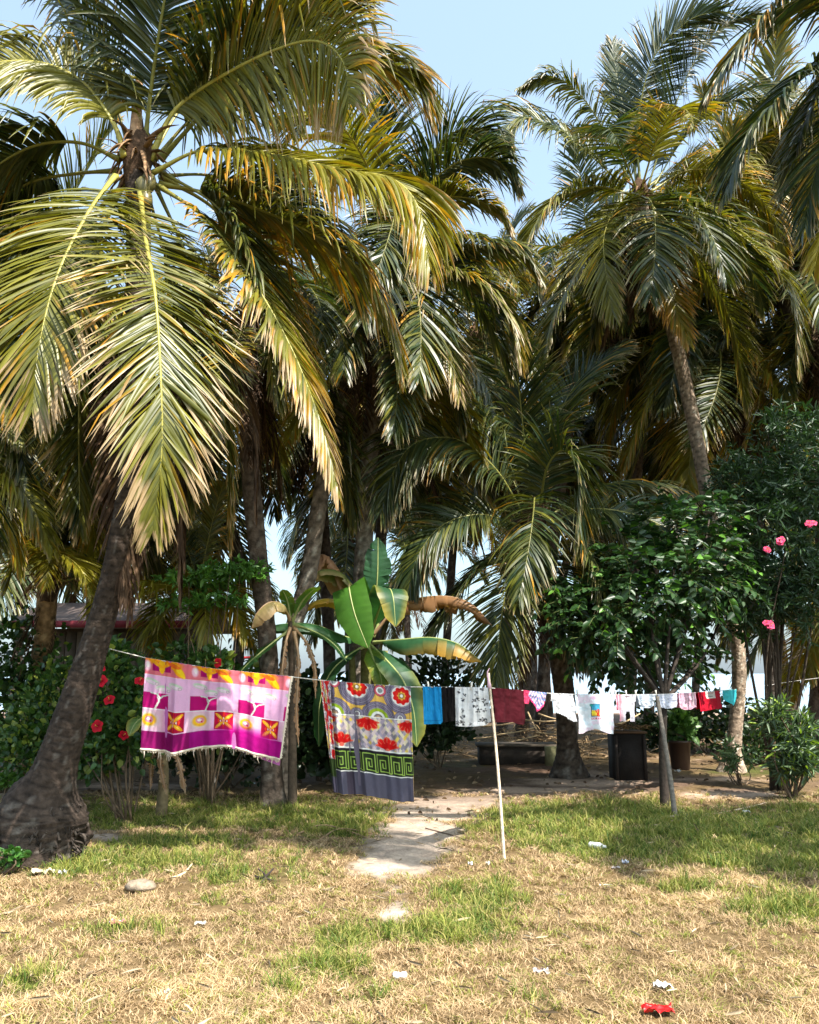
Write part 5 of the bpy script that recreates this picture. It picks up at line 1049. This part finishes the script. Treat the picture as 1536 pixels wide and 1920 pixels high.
cloth('baby_romper', 'white baby romper with pink side panel and two legs', 'romper', cv, (1152, 1191), [(0, 1157, 1352), (1, 1190, 1353)], (.009, 1.6), 19)
cv = plain((222, 230, 244)); cv.m = cv.v < 100 - 22 * ((cv.u - 52) / 50) ** 2 * (np.abs(cv.u - 52) > 20); cv.line([(6, 78), (50, 92), (96, 76)], 4, (176, 188, 206)); cv.rect(0, 0, 100, 7, (240, 244, 250)); cloth('white_briefs', 'pale bluish white briefs, first of the small underwear after the romper', 'underwear', cv, (1194, 1228), [(0, 1198, 1328), (1, 1226, 1328)], (.008, 1.3), 20, back=(.9, .9), backc=(205, 212, 228))
cv = plain((226, 228, 246)); cv.m = cv.v < 98 - 14 * ((cv.u - 50) / 50) ** 2; g_t = fbm(cv.u / 12, cv.v / 12, 2.); cv.put(g_t > .6, (206, 210, 236), .7); cv.rect(0, 0, 100, 6, (242, 242, 250)); cloth('white_shorts', 'plain white shorts above the grey wooden prop', 'underwear', cv, (1232, 1268), [(0, 1234, 1330), (1, 1269, 1329)], (.008, 1.7), 21, back=(.9, .9), backc=(205, 205, 225))
cv = plain((234, 186, 206)); cv.m = cv.v < 100 - 16 * ((cv.u - 50) / 50) ** 2; cv.line([(4, 84), (50, 94), (98, 82)], 3, (214, 150, 178)); cv.rect(80, 0, 88, 80, (246, 214, 222)); cloth('pink_shorts', 'pale pink shorts beside the red shirt', 'underwear', cv, (1270, 1303), [(0, 1273, 1332), (1, 1306, 1331)], (.009, 1.4), 22, back=(.85, .85), backc=(205, 150, 175))
cv = Canvas(100, 80, 60, 48, (206, 6, 44)); cv.rect(38, 0, 78, 28, (244, 234, 226)); 
for k in range(7): cv.line([(43 + k * 4.6, 8 + (k % 2) * 2), (45.5 + k * 4.6, 4 + (k % 3) * 2)], 2.2, (196, 40, 36)); 
for k in range(6): cv.line([(50 + k * 3.4, 18), (52 + k * 3.4, 20.5)], 2.2, (38, 26, 28))
cv.m = (cv.v < 80 - .10 * cv.u) & (cv.u > 4 + 0 * cv.v); cloth('red_shirt', 'bright red shirt with a white lettered patch near the curved palm', 'shirt', cv, (1304, 1347), [(0, 1312, 1335), (1, 1353, 1333)], (.008, 1.5), 23, back=(.85, .85), backc=(150, 6, 34))
cv = plain((64, 198, 208)); cv.m = (cv.v < 62 + .45 * cv.u) & (cv.v < 60 + (100 - cv.u) * 2.6); cv.rect(0, 0, 100, 6, (130, 226, 226)); cv.put((np.abs(cv.u - 78) < 5), (36, 150, 170), .8); cloth('teal_bikini', 'small teal garment, last item hanging by the curved palm trunk', 'garment', cv, (1354, 1380), [(0, 1356, 1323), (1, 1379, 1324)], (.007, 1.4), 24)
# clothes pegs
pm = MB(); V, F = box((0, -.006, 0), (.012, .008, .075)); pm.add(V, F, (.75, .7, .62)); V, F = box((0, .006, 0), (.012, .008, .075)); pm.add(V, F, (.7, .64, .55)); V, F = tube([(-.008, 0, .008), (.008, 0, .008)], .006, 6); pm.add(V, F, (.4, .4, .42))
pme = npmesh('clothes_peg', np.concatenate(pm.V), [np.concatenate(f) for f in pm.F.values() if f], np.concatenate(pm.C), False); pme.materials.append(M['plastic'])
for px, lab in ((1154, 'pale peg between the printed shirt and the romper'), (1174, 'pale peg at the middle of the baby romper'), (1192, 'pale peg beside the bluish briefs'), (1146, 'pale peg on the far shoulder of the printed shirt'), (1083, 'pale peg on the near shoulder of the printed shirt'), (1230, 'pale peg between briefs and white shorts'), (884, 'pale peg in the middle of the floral cloth'), (803, 'pale peg on the blue cloth'), (1350, 'pale peg between red shirt and teal garment')):
    o = link('clothes_peg', pme, None, None, tuple(rope(px) + np.array([0, 0, .015]))); o.rotation_euler = (0, random.uniform(-.15, .15), .3); tag(o, lab, 'clothes peg', 'pegs on the washing line')

# ------------------------------------------------------------------ litter
def crumple(name, label, px, py, w_, l_, col, seed, h=.035, rot=0, col2=None, cat='litter', group='litter on the grass'):
    col = np.asarray(col) * .72; rng = np.random.default_rng(seed); n = 14; a, b_ = np.meshgrid(np.linspace(-.5, .5, n), np.linspace(-.5, .5, n)); g = G(px, py); g[2] = float(gz(np.array(g[0]), np.array(g[1])))
    z = h * (fbm(a * 6 + seed, b_ * 6, 3.) * 1.3) + .006; w_, l_, h = w_ * .72, l_ * .72, h * .8; x = a * w_ * (1 + .25 * (fbm(b_ * 4, a * 3, seed) - .5)); y = b_ * l_ * (1 + .4 * (fbm(a * 4, b_ * 3, seed + 2.) - .5))
    cr, sr = math.cos(rot), math.sin(rot); V = np.stack([x * cr - y * sr, x * sr + y * cr, z], -1).reshape(-1, 3); i_, j_ = np.meshgrid(np.arange(n - 1), np.arange(n - 1), indexing='ij'); F = np.stack([i_ * n + j_, i_ * n + j_ + 1, (i_ + 1) * n + j_ + 1, (i_ + 1) * n + j_], -1).reshape(-1, 4)
    c_ = np.broadcast_to(np.asarray(col, float), V.shape).copy()
    if col2 is not None: c_[fbm(V[:, 0] * 30, V[:, 1] * 30, 2.) > .5] = col2
    o = link(name, npmesh(name, V, F, c_), M['plastic'], None, tuple(g)); tag(o, label, cat, group); return o
crumple('red_rag', 'crumpled bright red rag lying on the dry grass', 1235, 1903, .2, .1, (.75, .01, .01), 1, .04)
crumple('snack_wrapper', 'pink and silver snack wrapper on the yellowing grass', 220, 1736, .13, .10, (.8, .22, .25), 2, .03, 0, (.6, .6, .75))
crumple('plastic_bag', 'dirty cream plastic bag by the swollen palm foot', 82, 1641, .26, .12, (.7, .62, .42), 3, .05)
crumple('paper_scrap', 'white paper scrap beside the cream plastic bag', 118, 1640, .09, .08, (.75, .75, .8), 4, .04)
crumple('paper_scrap', 'pinkish white flat wrapper in front of the shaded lawn', 1155, 1631, .10, .07, (.75, .66, .66), 5, .02)
crumple('paper_scrap', 'bright white crumpled paper ball beside the pinkish wrapper', 1173, 1623, .07, .07, (.85, .85, .95), 6, .05)
crumple('paper_scrap', 'narrow white scrap on the dry grass below the wrapper', 1136, 1661, .13, .03, (.8, .78, .74), 7, .015)
crumple('paper_scrap', 'white paper torn on the dry grass near the red rag', 1243, 1855, .13, .09, (.85, .83, .8), 8, .04)
crumple('paper_scrap', 'grey white scrap by dark burnt leaves in the dry grass', 1015, 1828, .12, .08, (.6, .55, .55), 9, .03, 0, (.1, .06, .06))
crumple('paper_scrap', 'small white and red scrap at the edge of the sandy path', 882, 1624, .05, .05, (.85, .8, .85), 10, .04)
crumple('paper_scrap', 'pale leaf like scrap just beyond the path edge', 915, 1624, .05, .08, (.75, .66, .55), 11, .03)
crumple('paper_scrap', 'white lid lying on the shaded dirt behind the wooden prop', 1272, 1450, .13, .16, (.7, .7, .7), 12, .04)
crumple('paper_scrap', 'tiny bluish white scrap in the short grass', 314, 1868, .04, .04, (.8, .85, .95), 13, .02)
crumple('paper_scrap', 'white plastic scrap at the shaded lawn beside a dry root', 1400, 1524, .10, .08, (.75, .75, .72), 14, .04)
crumple('paper_scrap', 'pale flat stone like scrap near the green tufts', 376, 1735, .10, .06, (.65, .6, .5), 15, .02)
def lying(name, label, px, py, prof, col, rz, rx=R(88), cat='litter'):
    g = G(px, py); r = max(p[0] for p in prof); V, F = lathe(prof, 16); V = V - [0, 0, (prof[0][1] + prof[-1][1]) / 2]; o = link(name, npmesh(name, V, F, np.broadcast_to(np.asarray(col, float), V.shape)), M['plastic'], None, (g[0], g[1], float(gz(np.array(g[0]), np.array(g[1]))) + r * 1.1))
    o.rotation_euler = (rx, 0, rz); tag(o, label, cat, 'litter on the grass')
lying('plastic_bottle', 'clear white plastic bottle lying in the green grass', 1121, 1591, [(.001, 0), (.028, 0), (.031, .01), (.031, .04), (.028, .05), (.031, .06), (.031, .11), (.012, .15), (.012, .17), (.001, .17)], (.8, .8, .82), R(50))
lying('drink_can', 'crushed silver drink can near the bottom of the path', 750, 1842, [(.001, 0), (.014, 0), (.018, .006), (.018, .03), (.013, .04), (.018, .05), (.017, .07), (.014, .074), (.001, .074)], (.7, .7, .72), R(85))
def stick(name, label, L, r, col, cat='stick', extra=()):
    g = G(L[0][0], L[0][1]); mb = MB()
    def pp(q): a = G(q[0], q[1]); a[2] = float(gz(np.array(a[0]), np.array(a[1]))) + (q[2] if len(q) > 2 else .012); return a
    for LL in [L] + list(extra):
        V, F = tube(spline([pp(q) for q in LL], 14), np.linspace(r, r * .5, 14), 7); mb.add(V, F, col)
    tag(mb.build(name, M['stem'], None, origin=(g[0], g[1], 0), loc=(g[0], g[1], 0)), label, cat)
stick('dry_branch', 'short pale dry stick on the green tufts', [(322, 1652), (345, 1643), (360, 1632, .03)], .012, (.6, .48, .3))
stick('burnt_twig', 'small charred branching twig on the dry grass', [(478, 1650), (495, 1655, .03), (512, 1645, .05)], .012, (.04, .03, .03), extra=[[(490, 1660), (497, 1652, .03), (484, 1644, .05)], [(495, 1655, .03), (510, 1656, .01)]])
stick('dry_branch', 'thin twig lying across the path toward the bamboo prop', [(798, 1556), (850, 1569), (890, 1580), (944, 1597)], .006, (.16, .11, .08))
stick('dry_branch', 'long bent pale root on the shaded lawn', [(1240, 1536), (1290, 1526), (1335, 1524), (1390, 1516), (1440, 1505)], .012, (.4, .33, .25))
stick('dry_branch', 'fallen dark frond stalk at the edge of the grass beside the path', [(560, 1566), (600, 1556, .05), (640, 1560, .04), (690, 1572)], .010, (.3, .2, .12), extra=[[(600, 1575), (640, 1562, .05), (712, 1568)]])
stick('dry_branch', 'thin twig in the sand between palm foot and grass', [(430, 1520), (455, 1510), (490, 1500)], .008, (.45, .35, .25))
g = G(263, 1670); V, F = lathe([(.001, -.01), (.10, .0), (.12, .02), (.09, .055), (.04, .07), (.001, .072)], 16); V = V * [1, .7, 1]; V[:, 2] *= (.8 + .4 * fbm(V[:, 0] * 20, V[:, 1] * 20, 2.))
tag(link('coconut_husk', npmesh('coconut_husk', V, F, np.broadcast_to(np.array([.28, .22, .16]), V.shape)), M['fiber'], None, (g[0], g[1], .01)), 'half buried greyish coconut husk in the green tufts', 'husk')
# red ribbon of fallen leaves round the shade: scattered dead leaves on the dirt
mb = MB(); rg = np.random.default_rng(77); n = 2600
x = rg.uniform(-9, 11, n); y = rg.uniform(9.3, 24, n); z = gz(x, y) + .012
leaf_cloud(mb, np.stack([x, y, z], 1), np.stack([rg.normal(0, 1, n), rg.normal(0, 1, n), rg.normal(0, .15, n)], 1), .09, .28, cols(n, (.10, .06, .035), (.42, .30, .18), rg), rg, fold=.3, curl=.1)
tag(mb.build('leaf_litter', M['dead']), kind='stuff')

mb = MB(); rg = np.random.default_rng(78); n = 900
y = 3.4 * (10.5 / 3.4) ** rg.uniform(0, 1, n); x = rg.uniform(-1, 1, n) * (.6 * y + .3); z = gz(x, y) + rg.uniform(.01, .04, n)
leaf_cloud(mb, np.stack([x, y, z], 1), np.stack([rg.normal(0, 1, n), rg.normal(0, 1, n), rg.normal(0, .12, n)], 1), .11, .06, cols(n, (.10, .07, .04), (.5, .4, .27), rg), rg, fold=.3, curl=.1)
tag(mb.build('lawn_debris', M['dead']), kind='stuff')
